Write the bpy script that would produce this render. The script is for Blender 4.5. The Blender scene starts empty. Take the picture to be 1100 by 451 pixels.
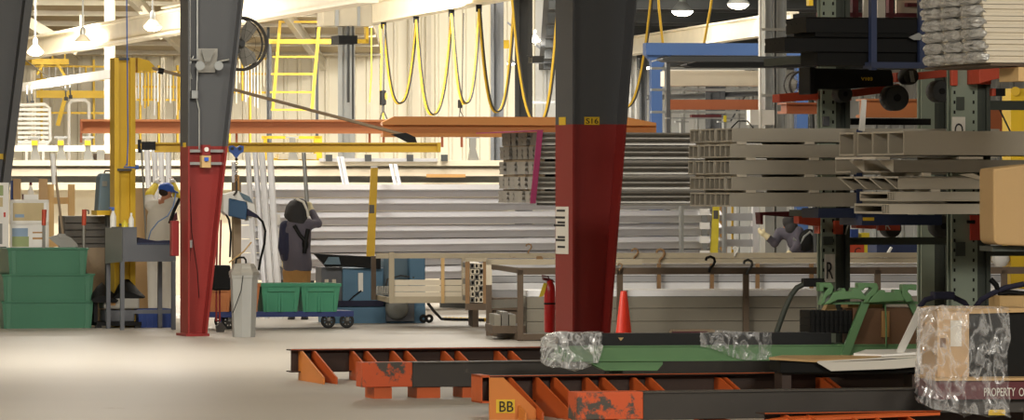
import bpy, math, random
from mathutils import Vector, Matrix
random.seed(7)
SC = bpy.context.scene
COL = SC.collection
F = 5000.0; CX = 550.0; HY = 198.0; H = 1.95     # focal length (px of the 1100 px frame), horizon, eye height
ANG = 16.0                                        # the hall's grid is turned 16 degrees to the view
R = math.radians
Z = Vector((0, 0, 1))
# ------------------------------------------------------------------ frames
class Fr:
    """a vertical plane in the hall, through pixel column px at distance Y, turned by a degrees"""
    def __init__(s, px, Y=None, gy=None, a=ANG):
        if gy is not None: Y = F*H/(gy-HY)
        s.Y = Y; s.s = Y/F
        s.o = Vector(((px-CX)*Y/F, Y, 0))
        a = R(a)
        s.U = Vector((math.cos(a), math.sin(a), 0)); s.D = Vector((-math.sin(a), math.cos(a), 0))
        s.ang = a
    def P(s, px, py, d=0.0):
        o = s.o + s.D*d; n = s.D; k = (px-CX)/F
        Y = o.dot(n)/(k*n.x+n.y)
        return Vector((k*Y, Y, H-(py-HY)*Y/F))
def Q(fr, px, py, d): return fr.P(px, py, 0)+fr.D*d      # square behind the front point
def W(px, py, Y): return Vector(((px-CX)*Y/F, Y, H-(py-HY)*Y/F))
# ------------------------------------------------------------------ mesh builder
class MB:
    def __init__(s): s.v = []; s.f = []; s.sm = []; s.mi = []; s.cur = 0
    def add(s, vs, fs, smooth=False):
        n = len(s.v); s.v += [Vector(p) for p in vs]
        for f in fs: s.f.append([i+n for i in f]); s.sm.append(smooth); s.mi.append(s.cur)
        return s
    def obox(s, o, a, b, c):
        vs = [o, o+a, o+a+b, o+b, o+c, o+a+c, o+a+b+c, o+b+c]
        return s.add(vs, [(3,2,1,0),(4,5,6,7),(0,1,5,4),(1,2,6,5),(2,3,7,6),(3,0,4,7)])
    def bx(s, fr, x0, y0, x1, y1, d0, d1, z0=None):
        bl = fr.P(x0, y1, d0); br = fr.P(x1, y1, d0); L = (br-bl).dot(fr.U); h = (y1-y0)*bl.y/F
        if z0 is not None:
            h = bl.z+h-z0; bl = Vector((bl.x, bl.y, z0))
        return s.obox(bl, fr.U*L, fr.D*(d1-d0), Z*h)
    def prism(s, pts, vec):
        n = len(pts); vs = list(pts)+[p+vec for p in pts]
        fs = [tuple(range(n))[::-1], tuple(range(n, 2*n))]
        for i in range(n):
            j = (i+1) % n; fs.append((i, j, j+n, i+n))
        return s.add(vs, fs)
    def pr(s, fr, pts, d0, d1):
        return s.prism([fr.P(x, y, d0) for x, y in pts], fr.D*(d1-d0))
    def tube(s, pts, r, n=8, caps=True, smooth=True):
        pts = [Vector(p) for p in pts]; m = len(pts)
        rs = r if isinstance(r, (list, tuple)) else [r]*m
        rings = []; prev = None
        for i, p in enumerate(pts):
            t = (pts[min(i+1, m-1)]-pts[max(i-1, 0)])
            if t.length < 1e-9: t = Vector((0, 0, 1))
            t.normalize()
            if prev is None:
                up = Vector((0, 0, 1)) if abs(t.z) < .9 else Vector((1, 0, 0))
                x = t.cross(up).normalized()
            else:
                x = prev-t*prev.dot(t)
                if x.length < 1e-6: x = t.orthogonal()
                x.normalize()
            prev = x; y = t.cross(x)
            rings.append([p+x*(rs[i]*math.cos(2*math.pi*k/n))+y*(rs[i]*math.sin(2*math.pi*k/n)) for k in range(n)])
        return s.rings(rings, caps, smooth)
    def rings(s, rings, caps=True, smooth=True):
        n = len(rings[0]); vs = [p for r in rings for p in r]; fs = []
        for i in range(len(rings)-1):
            for k in range(n):
                a = i*n+k; b = i*n+(k+1) % n
                fs.append((a, b, b+n, a+n))
        s.add(vs, fs, smooth)
        if caps:
            s.add(rings[0], [tuple(range(n))[::-1]]); s.add(rings[-1], [tuple(range(n))])
        return s
    def tb(s, fr, pts, rpx, n=8, caps=True):
        r = [q*fr.s for q in rpx] if isinstance(rpx, (list, tuple)) else rpx*fr.s
        return s.tube([fr.P(*p) for p in pts], r, n, caps)
    def lathe(s, o, prof, axis=None, n=16, smooth=True):
        axis = Vector(axis or (0, 0, 1)).normalized(); x = axis.orthogonal().normalized(); y = axis.cross(x)
        return s.rings([[o+axis*h+x*(r*math.cos(2*math.pi*k/n))+y*(r*math.sin(2*math.pi*k/n)) for k in range(n)] for r, h in prof], True, smooth)
    def ell(s, c, rx, ry=None, rz=None, n=12, m=8, axes=None):
        ry = ry or rx; rz = rz or rx
        ax = axes or (Vector((1,0,0)), Vector((0,1,0)), Vector((0,0,1)))
        rg = []
        for i in range(m+1):
            t = -math.pi/2+math.pi*i/m; t = max(min(t, 1.5), -1.5)
            rg.append([c+ax[0]*(rx*math.cos(t)*math.cos(2*math.pi*k/n))+ax[1]*(ry*math.cos(t)*math.sin(2*math.pi*k/n))+ax[2]*(rz*math.sin(t)) for k in range(n)])
        return s.rings(rg)
    def limb(s, pts, rs, n=10):
        s.tube(pts, rs, n)
        for p, r in zip(pts, rs): s.ell(Vector(p), r*1.0, n=10, m=6)
        return s
    def torus(s, c, axis, R_, r, n=24, m=8):
        axis = Vector(axis).normalized(); x = axis.orthogonal().normalized(); y = axis.cross(x); vs = []; fs = []
        for i in range(n):
            a = 2*math.pi*i/n; e = x*math.cos(a)+y*math.sin(a)
            for j in range(m):
                b = 2*math.pi*j/m; vs.append(c+e*(R_+r*math.cos(b))+axis*(r*math.sin(b)))
        for i in range(n):
            for j in range(m):
                fs.append((i*m+j, ((i+1) % n)*m+j, ((i+1) % n)*m+(j+1) % m, i*m+(j+1) % m))
        return s.add(vs, fs, True)
    def build(s, name, m, parent=None, base=None, bevel=0, m2=None):
        vs = s.v
        if parent is not None: off = wloc(parent)
        elif base is not None: off = Vector(base)
        else:
            xs = [p.x for p in vs]; ys = [p.y for p in vs]; zs = [p.z for p in vs]
            off = Vector(((min(xs)+max(xs))/2, (min(ys)+max(ys))/2, min(zs)))
        me = bpy.data.meshes.new(name); me.from_pydata([p-off for p in vs], [], s.f)
        me.polygons.foreach_set('use_smooth', s.sm); me.polygons.foreach_set('material_index', s.mi); me.update()
        import bmesh
        b = bmesh.new(); b.from_mesh(me); bmesh.ops.recalc_face_normals(b, faces=b.faces); b.to_mesh(me); b.free()
        me.materials.append(M[m] if isinstance(m, str) else m)
        if m2: me.materials.append(M[m2])
        o = bpy.data.objects.new(name, me); COL.objects.link(o)
        if parent is not None: o.parent = parent
        else: o.location = off
        if bevel:
            q = o.modifiers.new('bevel', 'BEVEL'); q.width = bevel; q.segments = 2; q.limit_method = 'ANGLE'
        return o
def wloc(o):
    p = o.location.copy()
    while o.parent: o = o.parent; p += o.location
    return p
def tag(o, label, cat, group=None, kind=None):
    o['label'] = label; o['category'] = cat
    if group: o['group'] = group
    if kind: o['kind'] = kind
    return o
def thing(name, label, cat, loc, group=None):
    o = bpy.data.objects.new(name, None); COL.objects.link(o); o.location = loc; o.empty_display_size = .1
    return tag(o, label, cat, group)
def struct(o): o['kind'] = 'structure'; return o
def dup(root, delta, label=None, rz=None):
    kids = {}
    for ch in COL.objects:
        if ch.parent: kids.setdefault(ch.parent, []).append(ch)
    def rec(o, p):
        c = o.copy(); COL.objects.link(c)
        if p is not None: c.parent = p
        for k in kids.get(o, []): rec(k, c)
        return c
    r = rec(root, None); r.location = root.location+Vector(delta)
    if label: r['label'] = label
    if rz is not None: r.rotation_euler.z += rz
    return r
# ------------------------------------------------------------------ materials
M = {}
def lin(h):
    c = [int(h[i:i+2], 16)/255 for i in (0, 2, 4)]
    return [x/12.92 if x <= .04045 else ((x+.055)/1.055)**2.4 for x in c]
def mat(key, hexc, rough=.6, metal=0, nz=(3, .12), wear=None, bump=None, stretch=None, spec=None):
    m = bpy.data.materials.new(key); m.use_nodes = True; M[key] = m
    nt = m.node_tree; N = nt.nodes; L = nt.links; b = N['Principled BSDF']
    c = lin(hexc); b.inputs['Roughness'].default_value = rough; b.inputs['Metallic'].default_value = metal
    if spec is not None: b.inputs['Specular IOR Level'].default_value = spec
    tc = N.new('ShaderNodeTexCoord'); mp = N.new('ShaderNodeMapping'); L.new(tc.outputs['Object'], mp.inputs['Vector'])
    if stretch: mp.inputs['Scale'].default_value = stretch; mp.inputs['Rotation'].default_value = (0, 0, -R(ANG))
    n = N.new('ShaderNodeTexNoise'); n.inputs['Scale'].default_value = nz[0]; n.inputs['Detail'].default_value = 5
    L.new(mp.outputs[0], n.inputs['Vector'])
    mx = N.new('ShaderNodeMix'); mx.data_type = 'RGBA'
    mx.inputs['A'].default_value = [x*(1-nz[1]) for x in c]+[1]; mx.inputs['B'].default_value = [min(1, x*(1+nz[1])) for x in c]+[1]
    L.new(n.outputs['Fac'], mx.inputs['Factor']); out = mx.outputs['Result']
    if wear:
        wc, thr, sc = lin(wear[0]), wear[1], wear[2]
        n2 = N.new('ShaderNodeTexNoise'); n2.inputs['Scale'].default_value = sc; n2.inputs['Detail'].default_value = 6; n2.inputs['Roughness'].default_value = .7
        L.new(mp.outputs[0], n2.inputs['Vector'])
        rp = N.new('ShaderNodeValToRGB'); rp.color_ramp.elements[0].position = thr; rp.color_ramp.elements[1].position = thr+.05
        L.new(n2.outputs['Fac'], rp.inputs['Fac'])
        m2 = N.new('ShaderNodeMix'); m2.data_type = 'RGBA'; L.new(rp.outputs['Color'], m2.inputs['Factor'])
        L.new(out, m2.inputs['A']); m2.inputs['B'].default_value = wc+[1]; out = m2.outputs['Result']
    L.new(out, b.inputs['Base Color'])
    if bump:
        bp = N.new('ShaderNodeBump'); bp.inputs['Strength'].default_value = bump[1]; bp.inputs['Distance'].default_value = .02
        n3 = N.new('ShaderNodeTexNoise'); n3.inputs['Scale'].default_value = bump[0]; n3.inputs['Detail'].default_value = 4; L.new(mp.outputs[0], n3.inputs['Vector'])
        L.new(n3.outputs['Fac'], bp.inputs['Height']); L.new(bp.outputs[0], b.inputs['Normal'])
    return m
def emit(key, hexc, s):
    m = mat(key, hexc, .5); b = m.node_tree.nodes['Principled BSDF']
    b.inputs['Emission Color'].default_value = lin(hexc)+[1]; b.inputs['Emission Strength'].default_value = s
def film(key, rough=.12, a=.35, sc=14, b0=.12):
    """clear wrap: mostly see-through, with pale glossy creases"""
    m = bpy.data.materials.new(key); m.use_nodes = True; M[key] = m; nt = m.node_tree; N = nt.nodes; L = nt.links
    N.clear(); o = N.new('ShaderNodeOutputMaterial'); mx = N.new('ShaderNodeMixShader'); t = N.new('ShaderNodeBsdfTransparent')
    p = N.new('ShaderNodeBsdfPrincipled'); p.inputs['Base Color'].default_value = (.9, .9, .9, 1); p.inputs['Roughness'].default_value = rough
    p.inputs['Specular IOR Level'].default_value = 1.0
    tc = N.new('ShaderNodeTexCoord'); n = N.new('ShaderNodeTexNoise'); n.inputs['Scale'].default_value = sc; n.inputs['Detail'].default_value = 3; n.inputs['Roughness'].default_value = .5; n.inputs['Distortion'].default_value = 1.2
    mp = N.new('ShaderNodeMapping'); mp.inputs['Scale'].default_value = (1, 1, .45); L.new(tc.outputs['Object'], mp.inputs['Vector']); L.new(mp.outputs[0], n.inputs['Vector'])
    m1 = N.new('ShaderNodeMath'); m1.operation = 'SUBTRACT'; m1.inputs[1].default_value = .5; L.new(n.outputs['Fac'], m1.inputs[0])
    m2 = N.new('ShaderNodeMath'); m2.operation = 'ABSOLUTE'; L.new(m1.outputs[0], m2.inputs[0])
    rp = N.new('ShaderNodeMapRange'); rp.inputs['From Min'].default_value = 0; rp.inputs['From Max'].default_value = .10; rp.inputs['To Min'].default_value = a; rp.inputs['To Max'].default_value = b0
    L.new(m2.outputs[0], rp.inputs['Value']); L.new(rp.outputs[0], mx.inputs['Fac'])
    bp = N.new('ShaderNodeBump'); bp.inputs['Strength'].default_value = .7; bp.inputs['Distance'].default_value = .03
    L.new(n.outputs['Fac'], bp.inputs['Height']); L.new(bp.outputs[0], p.inputs['Normal'])
    L.new(t.outputs[0], mx.inputs[1]); L.new(p.outputs[0], mx.inputs[2]); L.new(mx.outputs[0], o.inputs['Surface'])
mat('floor', 'aaa49b', .5, 0, (.35, .10), wear=('93877a', .66, .8), spec=.25)
mat('wall_cream', 'eae2cc', .6, 0, (.3, .04))
mat('wall_grey', 'c3c2bd', .6, 0, (.3, .05))
mat('deck', 'b8a684', .7, 0, (1, .2))
mat('deck_dark', '45474a', .7, 0, (1, .2))
mat('cream', 'e6dcc4', .5); mat('cream2', 'cfc6b0', .5); mat('grey_col', '55575a', .5, 0, (1, .08))
mat('dark_col', '3c3e3e', .5, 0, (1, .08)); mat('galv', 'a4a6a4', .4, .5, (4, .12)); mat('steel', '8d8c86', .4, .6)
mat('conduit', 'b2b2ac', .35, .7); mat('red', '84211f', .45, 0, (1.2, .12)); mat('red_dark', '5a1a19', .5)
mat('red_paint', '86241f', .45, 0, (1.2, .1))
mat('grey_paint', '4c4d4f', .5, 0, (1, .06))
mat('yellow', 'd0a818', .45, 0, (1.5, .12), wear=('9c8022', .72, 2)); mat('yellow_b', 'e8c030', .5)
mat('yellow_lbl', 'd9b21e', .5); mat('orange_beam', 'c07a4a', .55, 0, (1, .12)); mat('orange_deep', 'a8603c', .55, 0, (1, .15))
mat('orange_b', 'd08a48', .55, 0, (1, .12))
mat('rack_orange', 'b8452a', .5, 0, (2, .12)); mat('rack_green', '869080', .55, 0, (2, .12)); mat('rack_dark', '3a4038', .6)
mat('blue_steel', '2a3658', .5); mat('blue_gantry', '34507e', .5, 0, (1, .06)); mat('blue_machine', '527894', .5, 0, (2, .15), wear=('3b4a52', .7, 3))
mat('blue_dark', '2c4f70', .5); mat('blue_bin', '28407e', .5); mat('blue_cart', '2b3a70', .5); mat('blue_cap', '2f62c8', .5)
mat('black', '090909', .6, 0, (4, .2), spec=.25); mat('black_matte', '0f0f0e', .7, spec=.25); mat('black_gloss', '191a1b', .3); mat('rubber', '222222', .8)
mat('dark_steel', '3e3a36', .5, .2, (3, .25), wear=('57524a', .64, 5)); mat('brown_steel', '3a2a22', .6, .1, (3, .25))
mat('d_orange', 'c65a22', .5, 0, (3, .15), wear=('5a3a28', .71, 4)); mat('d_orange_worn', 'cc5526', .55, 0, (3, .15), wear=('4c463e', .53, 3.2))
mat('d_orange_l', 'd88238', .5, 0, (3, .1), wear=('8a4e26', .72, 4))
mat('alu', 'dcdce0', .34, .25, (1, .05), stretch=(.2, 4, 8)); mat('alu_grey', 'b0b0b3', .4, .2, (1, .06)); mat('alu_white', 'eeeef0', .35, .1)
mat('tube_taupe', '807a6d', .55, .05, (2, .06)); mat('tube', 'a9a294', .5, .15, (2, .05)); mat('bore_shade', '2c2a27', .8); mat('tube2', 'b5ad9d', .5, .1, (2, .05)); mat('tube_dark', '76726b', .45, .15, (2, .08))  # near-black bore tone puts the shade inside open tubes into colour
mat('tube_cream', 'd2c7b2', .5, 0, (2, .06)); mat('rust', '8b6b48', .7, 0, (3, .25), wear=('5c3d26', .62, 6)); mat('weathered', 'ab9f88', .7, 0, (3, .15), wear=('7d5a3c', .66, 5))
mat('weathered_dk', '58493a', .7, 0, (3, .2), wear=('473526', .62, 5)); mat('wood', 'b98e57', .7, 0, (3, .2)); mat('wood_l', 'cdaa74', .7, 0, (3, .15)); mat('ply', 'ba9a70', .7)
mat('wood_grey', '8f7d66', .7)
mat('green_tub', '3a6c53', .4, 0, (2, .08)); mat('green_bin', '479070', .4, 0, (2, .08)); mat('green_crane', '648f5f', .5, 0, (3, .12), wear=('2c4a30', .74, 5))
mat('kraft', 'bd9c6c', .75, 0, (2, .06)); mat('kraft2', 'c0a078', .7, 0, (4, .1)); mat('card_dark', '75553c', .75); mat('paper', 'd8d3c8', .7, 0, (2, .05)); mat('white', 'efeeea', .5, 0, (2, .03))
mat('white_pl', 'e6e4de', .5); mat('bin_grey', '9b9b97', .5, 0, (3, .08)); mat('box_grey', '97948c', .45, .2); mat('slate', '5b5d62', .5, .2); mat('slate_l', '80827f', .5, .2)
mat('louver', '57534e', .6); mat('bluegrey', '5d7482', .5); mat('cone', 'd8331c', .45); mat('extinguisher', 'a81c1c', .3); mat('magenta', '7c2048', .5)
mat('skin', 'b98063', .6, 0, (4, .05)); mat('hair', '2b2018', .8); mat('shirt', 'd9d5cc', .85, 0, (5, .05)); mat('jacket', '55505a', .85, 0, (5, .12)); mat('jacket2', '4e4a54', .85, 0, (5, .12)); mat('navy', '22233a', .85)
mat('hood', '2c2a2a', .8, 0, (5, .1)); mat('pants', '98713f', .85, 0, (5, .1)); mat('coverall', 'dcd9d2', .85); mat('glove', 'cfc39e', .85); mat('hivis', 'e2c944', .8); mat('boot', '2a2523', .7)
mat('chain', '4a4844', .5, .6); mat('cable_y', 'd8b030', .6); mat('cable_k', '34312c', .6); mat('maroon', '571a22', .5); mat('sign_red', 'c23a2a', .5)
mat('hose_b', '3c62b0', .5); mat('hose_lb', '7a9cd2', .5); mat('ink', '1c1c1c', .7); mat('sheet_blue', '8fa6c0', .7); mat('sheet_tan', 'c9b78e', .7); mat('sheet_green', '9aa878', .7); mat('grate', 'c98f74', .6); mat('spool', '2c2d2c', .6)
mat('yolk', 'd8c63a', .4); mat('navy_box', '26314f', .5); mat('foam', 'cfc6b6', .8)
film('film', .12, .36, 8, .07); film('film_thick', .15, .75, 9, .22); film('film2', .15, .42, 9, .06)
mat('bag', 'b9b8b4', .25, .2, (14, .45), bump=(18, .9))
emit('lamp', 'fff2d8', 14)
def label_text(txt, fr, x0, yb, x1, hpx, d, m, parent, name='lettering'):
    cu = bpy.data.curves.new(name, 'FONT'); cu.body = txt; cu.extrude = .02; cu.resolution_u = 3
    t = bpy.data.objects.new('tmp', cu); COL.objects.link(t)
    dg = bpy.context.evaluated_depsgraph_get(); me = t.evaluated_get(dg).to_mesh()
    vs = [v.co.copy() for v in me.vertices]; fs = [list(p.vertices) for p in me.polygons]
    t.evaluated_get(dg).to_mesh_clear(); bpy.data.objects.remove(t)
    a0 = min(v.x for v in vs); a1 = max(v.x for v in vs); b0 = min(v.y for v in vs); b1 = max(v.y for v in vs)
    o = fr.P(x0, yb, d); wd = (fr.P(x1, yb, d)-o).dot(fr.U); ht = hpx*o.y/F
    b = MB(); b.add([o+fr.U*((v.x-a0)/(a1-a0)*wd)+Z*((v.y-b0)/(b1-b0)*ht)-fr.D*(.006*(v.z/.02+1)/2) for v in vs], fs)
    return b.build(name, m, parent)
# ------------------------------------------------------------------ camera, light
cam = bpy.data.cameras.new('camera'); cam.sensor_width = 36; cam.lens = F/1100*36; cam.shift_y = -(225.5-HY)/1100; cam.clip_end = 400
co = bpy.data.objects.new('camera', cam); COL.objects.link(co); co.location = (0, 0, H); co.rotation_euler = (R(90), 0, 0); SC.camera = co
SC.view_settings.view_transform = 'Standard'; SC.view_settings.look = 'None'; SC.view_settings.gamma = 1; SC.view_settings.use_curve_mapping = False
SC.view_settings.exposure = 0
w = bpy.data.worlds.new('hall_air'); SC.world = w; w.use_nodes = True
w.node_tree.nodes['Background'].inputs[0].default_value = (1, .9, .75, 1); w.node_tree.nodes['Background'].inputs[1].default_value = .08
def area(x, y, z, sx, sy, p, c=(1, .95, .85), rx=0, rz=0):
    l = bpy.data.lights.new('ceiling_and_fill_light', 'AREA'); l.shape = 'RECTANGLE'; l.size = sx; l.size_y = sy; l.energy = p; l.color = c  # shared by overhead lamps and added unseen fill lights
    o = bpy.data.objects.new('ceiling_and_fill_light', l); COL.objects.link(o); o.location = (x, y, z); o.rotation_euler = (rx, 0, rz); return o
for (x, y, p, rx) in ((-8, 80, 900, 0), (-1, 80, 800, 0), (7, 82, 420, 0), (-10, 95, 2600, 52), (-3, 95, 2600, 52), (3, 93, 500, 40), (9, 95, 420, 40), (-7, 70, 500, 0), (0, 70, 350, 0)):  # flat ones are ceiling lamps; tilted ones are added unseen wall washers
    area(x, y, 6.85, 3.5, 2.5, p, rx=R(rx))
for (x, y, p, rx) in ((-9, 49, 930, 40), (-3, 51, 950, 40), (4, 53, 330, 38), (-10, 37, 1150, 30), (0, 20, 350, 45), (6.5, 25, 1500, 45), (-4.5, 27, 800, 12)):  # added unseen fill lights, tilted to brighten camera-facing fronts and floor
    area(x, y, 6.85, 2.5, 2.0, p, rx=R(rx))
for (x, y, p, rx) in ((-1.6, 108, 1200, 40), (-.2, 113, 700, 25)): area(x, y, 6.85, 2.0, 1.5, p, rx=R(rx))  # added unseen washers that brighten the middle of the back wall
# ------------------------------------------------------------------ the hall
def quadbox(x0, y0, z0, x1, y1, z1): return MB().obox(Vector((x0, y0, z0)), Vector((x1-x0, 0, 0)), Vector((0, y1-y0, 0)), Vector((0, 0, z1-z0)))
struct(quadbox(-26, -6, -.2, 26, 124, 0).build('floor', 'floor'))
struct(quadbox(-26, -6, 7.0, 26, 124, 7.2).build('ceiling', 'deck'))
struct(quadbox(-26.2, -6, 0, -26, 124, 7).build('wall_left', 'wall_cream'))
struct(quadbox(26, -6, 0, 26.2, 124, 7).build('wall_right', 'wall_grey'))
struct(quadbox(-26, -6.2, 0, 26, -6, 7).build('wall_front', 'wall_grey'))
def ribbed(x0, x1, name, m, y=122.0):
    b = MB(); pts = []; x = x0
    while x < x1:
        for dx, dy in ((0, 0), (.2, 0), (.235, -.05), (.3, -.05), (.335, 0)): pts.append((x+dx, y+dy))
        x += .36
    pts += [(x1, y), (x1, y+.3), (x0, y+.3)]
    b.prism([Vector((px, py, 0)) for px, py in pts], Z*7); struct(b.build(name, m))
ribbed(-26, .6, 'wall_back', 'wall_cream'); ribbed(.6, 26, 'wall_back_right', 'wall_grey')
# ================================================================== BACK OF THE HALL
def seg(b, p0, p1, wx, wz):          # a straight bar of section wx (across, horizontal) x wz between two points
    p0 = Vector(p0); p1 = Vector(p1); t = (p1-p0); side = t.cross(Z)
    side = side.normalized() if side.length > 1e-6 else Vector((1, 0, 0))
    up = side.cross(t).normalized()
    return b.obox(p0-side*wx/2-up*wz/2, t, side*wx, up*wz)
def ibeam(b, p0, p1, h, w, t=.02):   # p0,p1 = bottom centre line ends
    p0 = Vector(p0); p1 = Vector(p1)
    seg(b, p0+Z*t/2, p1+Z*t/2, w, t); seg(b, p0+Z*(h-t/2), p1+Z*(h-t/2), w, t); seg(b, p0+Z*h/2, p1+Z*h/2, t*1.2, h-2*t)
    return b
# low roof deck over the rear left bay with joists
def slab(x0, x1, ya, za, yb, zb, t, name, m):
    b = MB().prism([Vector((x0, ya, za)), Vector((x0, yb, zb)), Vector((x0, yb, zb+t)), Vector((x0, ya, za+t))], Vector((x1-x0, 0, 0)))
    return struct(b.build(name, m))
slab(-26, -3.4, 100, 6.75, 121.6, 5.3, .1, 'ceiling_rear', 'deck')
slab(.7, 26, 96, 6.3, 121.9, 4.95, .1, 'ceiling_rear_right', 'deck_dark')
n = 1
for i in range(9):
    y = 101+i*2.4; z = 6.75-(y-100)*(1.45/21.6)
    b = MB(); ibeam(b, (-26, y, z-.26), (-3.4, y+3.0, z-.26-3*(1.45/21.6)+.2), .22, .12, .03); struct(b.build('trim_%d' % n, 'cream2')); n += 1
for i in range(7):
    y = 98+i*3.4; z = 6.3-(y-96)*(1.35/25.9)
    b = MB(); ibeam(b, (.8, y, z-.25), (26, y, z-.25), .22, .12, .03); struct(b.build('trim_%d' % n, 'dark_col')); n += 1
for i in range(4):                                   # joists running to the back
    x = -15+i*3.2
    b = MB(); ibeam(b, (x, 101, 6.2), (x+.5, 121, 4.9), .3, .14, .03); struct(b.build('trim_%d' % n, 'cream2')); n += 1
# crane girder across the left bay
b = MB(); p0 = W(-60, 73+.205*96, 117); p1 = W(395, 4, 71.6)
p0 = Vector((p0.x, 117, 4.76)); p1 = Vector((p1.x, 71.6, 4.74))
ibeam(b, p0, p1, .46, .34, .05); struct(b.build('trim_%d' % n, 'cream')); n += 1
# lattice walkway above it
root = thing('crane_walkway', 'pinkish lattice walkway of the crane bridge along the top edge above the fan', 'walkway', (p1.x-1, 80, 5.3))
def gird(t, z): p = p0.lerp(p1, t); return Vector((p.x, p.y, z))
for z in (5.28, 5.44, 5.6): b = MB(); seg(b, gird(.66, z), gird(.98, z), .06, .05); b.build('rail', 'grate', root)
for i in range(40): t = .66+i*.0081; b = MB(); seg(b, gird(t, 5.25), gird(t, 5.62), .05, .05); b.build('infill_bar', 'cream2', root)
b = MB(); seg(b2 := MB(), gird(.66, 5.24), gird(.98, 5.24), .5, .03); b2.build('deck_plate', 'cream2', root)
# braces and slim cream columns
def trim(b, m='cream'):
    global n
    struct(b.build('trim_%d' % n, m)); n += 1
b = MB(); seg(b, W(22, 18, 108), W(84, 55, 108), .12, .22); trim(b)
b = MB(); seg(b, W(150, 8, 106), W(176, 40, 106), .12, .18); trim(b)
b = MB(); seg(b, W(88, 16, 104), W(88, 42, 104), .1, .1); trim(b)
def post(x0, x1, Y, top, m='cream', dpt=.25, z0=0):
    b = MB(); s = Y/F; xa = (x0-CX)*s; xb = (x1-CX)*s; w_ = xb-xa; t = w_*.12
    b.obox(Vector((xa, Y, z0)), Vector((t*2.2, 0, 0)), Vector((0, dpt, 0)), Z*(top-z0)); b.obox(Vector((xb-t*2.2, Y, z0)), Vector((t*2.2, 0, 0)), Vector((0, dpt, 0)), Z*(top-z0))
    b.obox(Vector((xa+t*2.2, Y+dpt*.4, z0)), Vector((w_-4.4*t, 0, 0)), Vector((0, dpt*.2, 0)), Z*(top-z0)); trim(b, m)
post(112, 123, 103, 7, 'cream'); post(33, 38, 112, 4.7, 'cream'); post(173, 177, 112, 5, 'cream2')
post(363, 381, 88, 7, 'galv'); post(527, 541, 100, 7, 'grey_col', .3); post(553, 572, 92, 7, 'dark_col', .4)
post(676, 684, 110, 5, 'wall_grey'); post(687, 695, 112, 5, 'grey_col'); post(758, 779, 112, 5, 'grey_col'); post(286.5, 289.5, 114, 7, 'grey_col', .1); post(339, 342, 114, 7, 'grey_col', .1)
post(440, 443, 121.5, 6.9, 'cream2', .1); post(458, 463, 121.5, 6.9, 'cream2', .1)
b = MB(); seg(b, W(598, 67, 118), W(545, 67, 118), .08, .05); seg(b, W(598, 66, 118), W(545, 24, 118), .05, .05); trim(b, 'grey_col')
b = MB(); seg(b, W(600, 110, 118), W(572, 110, 118), .1, .06); trim(b, 'galv')
# cream rafter over the right bay
b = MB(); ibeam(b, Vector((2.1, 112, 4.95)), Vector((5.65, 94, 5.02)), .42, .3, .04); trim(b)
b = MB(); ibeam(b, Vector((3.4, 116, 4.05)), Vector((6.2, 110, 4.05)), .12, .2, .03); trim(b, 'grey_col')
# crane rail in the middle bay
b = MB(); r0 = Vector((W(392, 0, 106).x, 106, 5.56)); r1 = Vector((W(556, 0, 90).x, 90, 5.56)); ibeam(b, r0, r1, .5, .34, .04); trim(b)
def railpt(px):                                      # point under the rail at pixel column px
    lo, hi = 0., 1.
    for _ in range(40):
        t = (lo+hi)/2; p = r0.lerp(r1, t)
        if CX+p.x/p.y*F < px: lo = t
        else: hi = t
    return p
# top corner junction of the galvanised column
g = thing('column_cable_box', 'grey sheet metal cable box at the head of the galvanised column', 'electrical box', W(373, 28, 87))
f = Fr(373, Y=87)
b = MB(); b.bx(f, 347, 4, 400, 28, 0, .5); b.build('housing', 'cream2', g, bevel=.02); b = MB(); b.bx(f, 360, 4, 364, 28, -.03, 0); b.build('cover_strip', 'galv', g); MB().bx(f, 384, 4, 387, 28, -.03, 0).build('cover_strip', 'galv', g)
b = MB(); b.tb(f, [(374, 28, -.05), (374, 110, -.05)], 1.5); b.tb(f, [(379, 28, -.05), (379, 128, -.05)], 1.2); b.build('conduit', 'dark_col', g)
g = thing('column_light_bracket', 'black collar with yellow arm clamped on the galvanised column', 'bracket', W(374, 47, 87))
b = MB(); b.bx(f, 364, 38, 384, 47, -.12, .5); b.build('collar', 'black', g); b = MB(); b.bx(f, 384, 42, 396, 46.5, .1, .25); b.bx(f, 393, 28, 396, 46, .1, .25); b.build('arm', 'yellow_b', g)
# festoon cables: loops and hanging ends
def loop(px0, py0, px1, py1, xb, yb, Y, name, label):
    pts = []
    for i in range(25):
        t = i/24; x = px0+(px1-px0)*t+(xb-(px0+px1)/2)*math.sin(math.pi*t)*.9
        yl = py0+(py1-py0)*t; k = 1-abs(2*t-1)**2.6; y = yl+(yb-(py0+py1)/2)*k
        pts.append(W(x, y, Y+.6*t))
    b = MB().tube(pts, .026, 7); o = b.build(name, 'cable_y'); tag(o, label, 'cable', 'festoon cables on the crane rail')
    b = MB().tube([p+Vector((.035, -.02, .01)) for p in pts], .018, 6); b.build('dark_core', 'cable_k', o); return o
tops = [(412, 26), (447, 21), (485, 14.5), (514.5, 9.5), (552, 1)]
bots = [(429, 111), (465, 123), (500, 111), (534, 120)]
nm = ['first', 'second', 'third', 'fourth']
for i in range(4):
    Yc = railpt(tops[i][0]).y-.1
    loop(*tops[i], *tops[i+1], *bots[i], Yc, 'festoon_cable', 'yellow festoon cable, %s loop from the left below the cream crane rail' % nm[i])
for i, (x, y) in enumerate(tops[:4]):
    p = railpt(x); b = MB(); b.obox(p+Vector((-.06, -.1, -.14)), Vector((.12, 0, 0)), Vector((0, .2, 0)), Z*.14); tag(b.build('cable_trolley', 'black'), 'black cable trolley under the cream crane rail, %s from the left' % nm[i], 'trolley', 'cable trolleys')
loop(600, -12, 548, -30, 576, 132, 86, 'festoon_cable', 'yellow festoon cable hanging left of the tall column marked S16')
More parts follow.
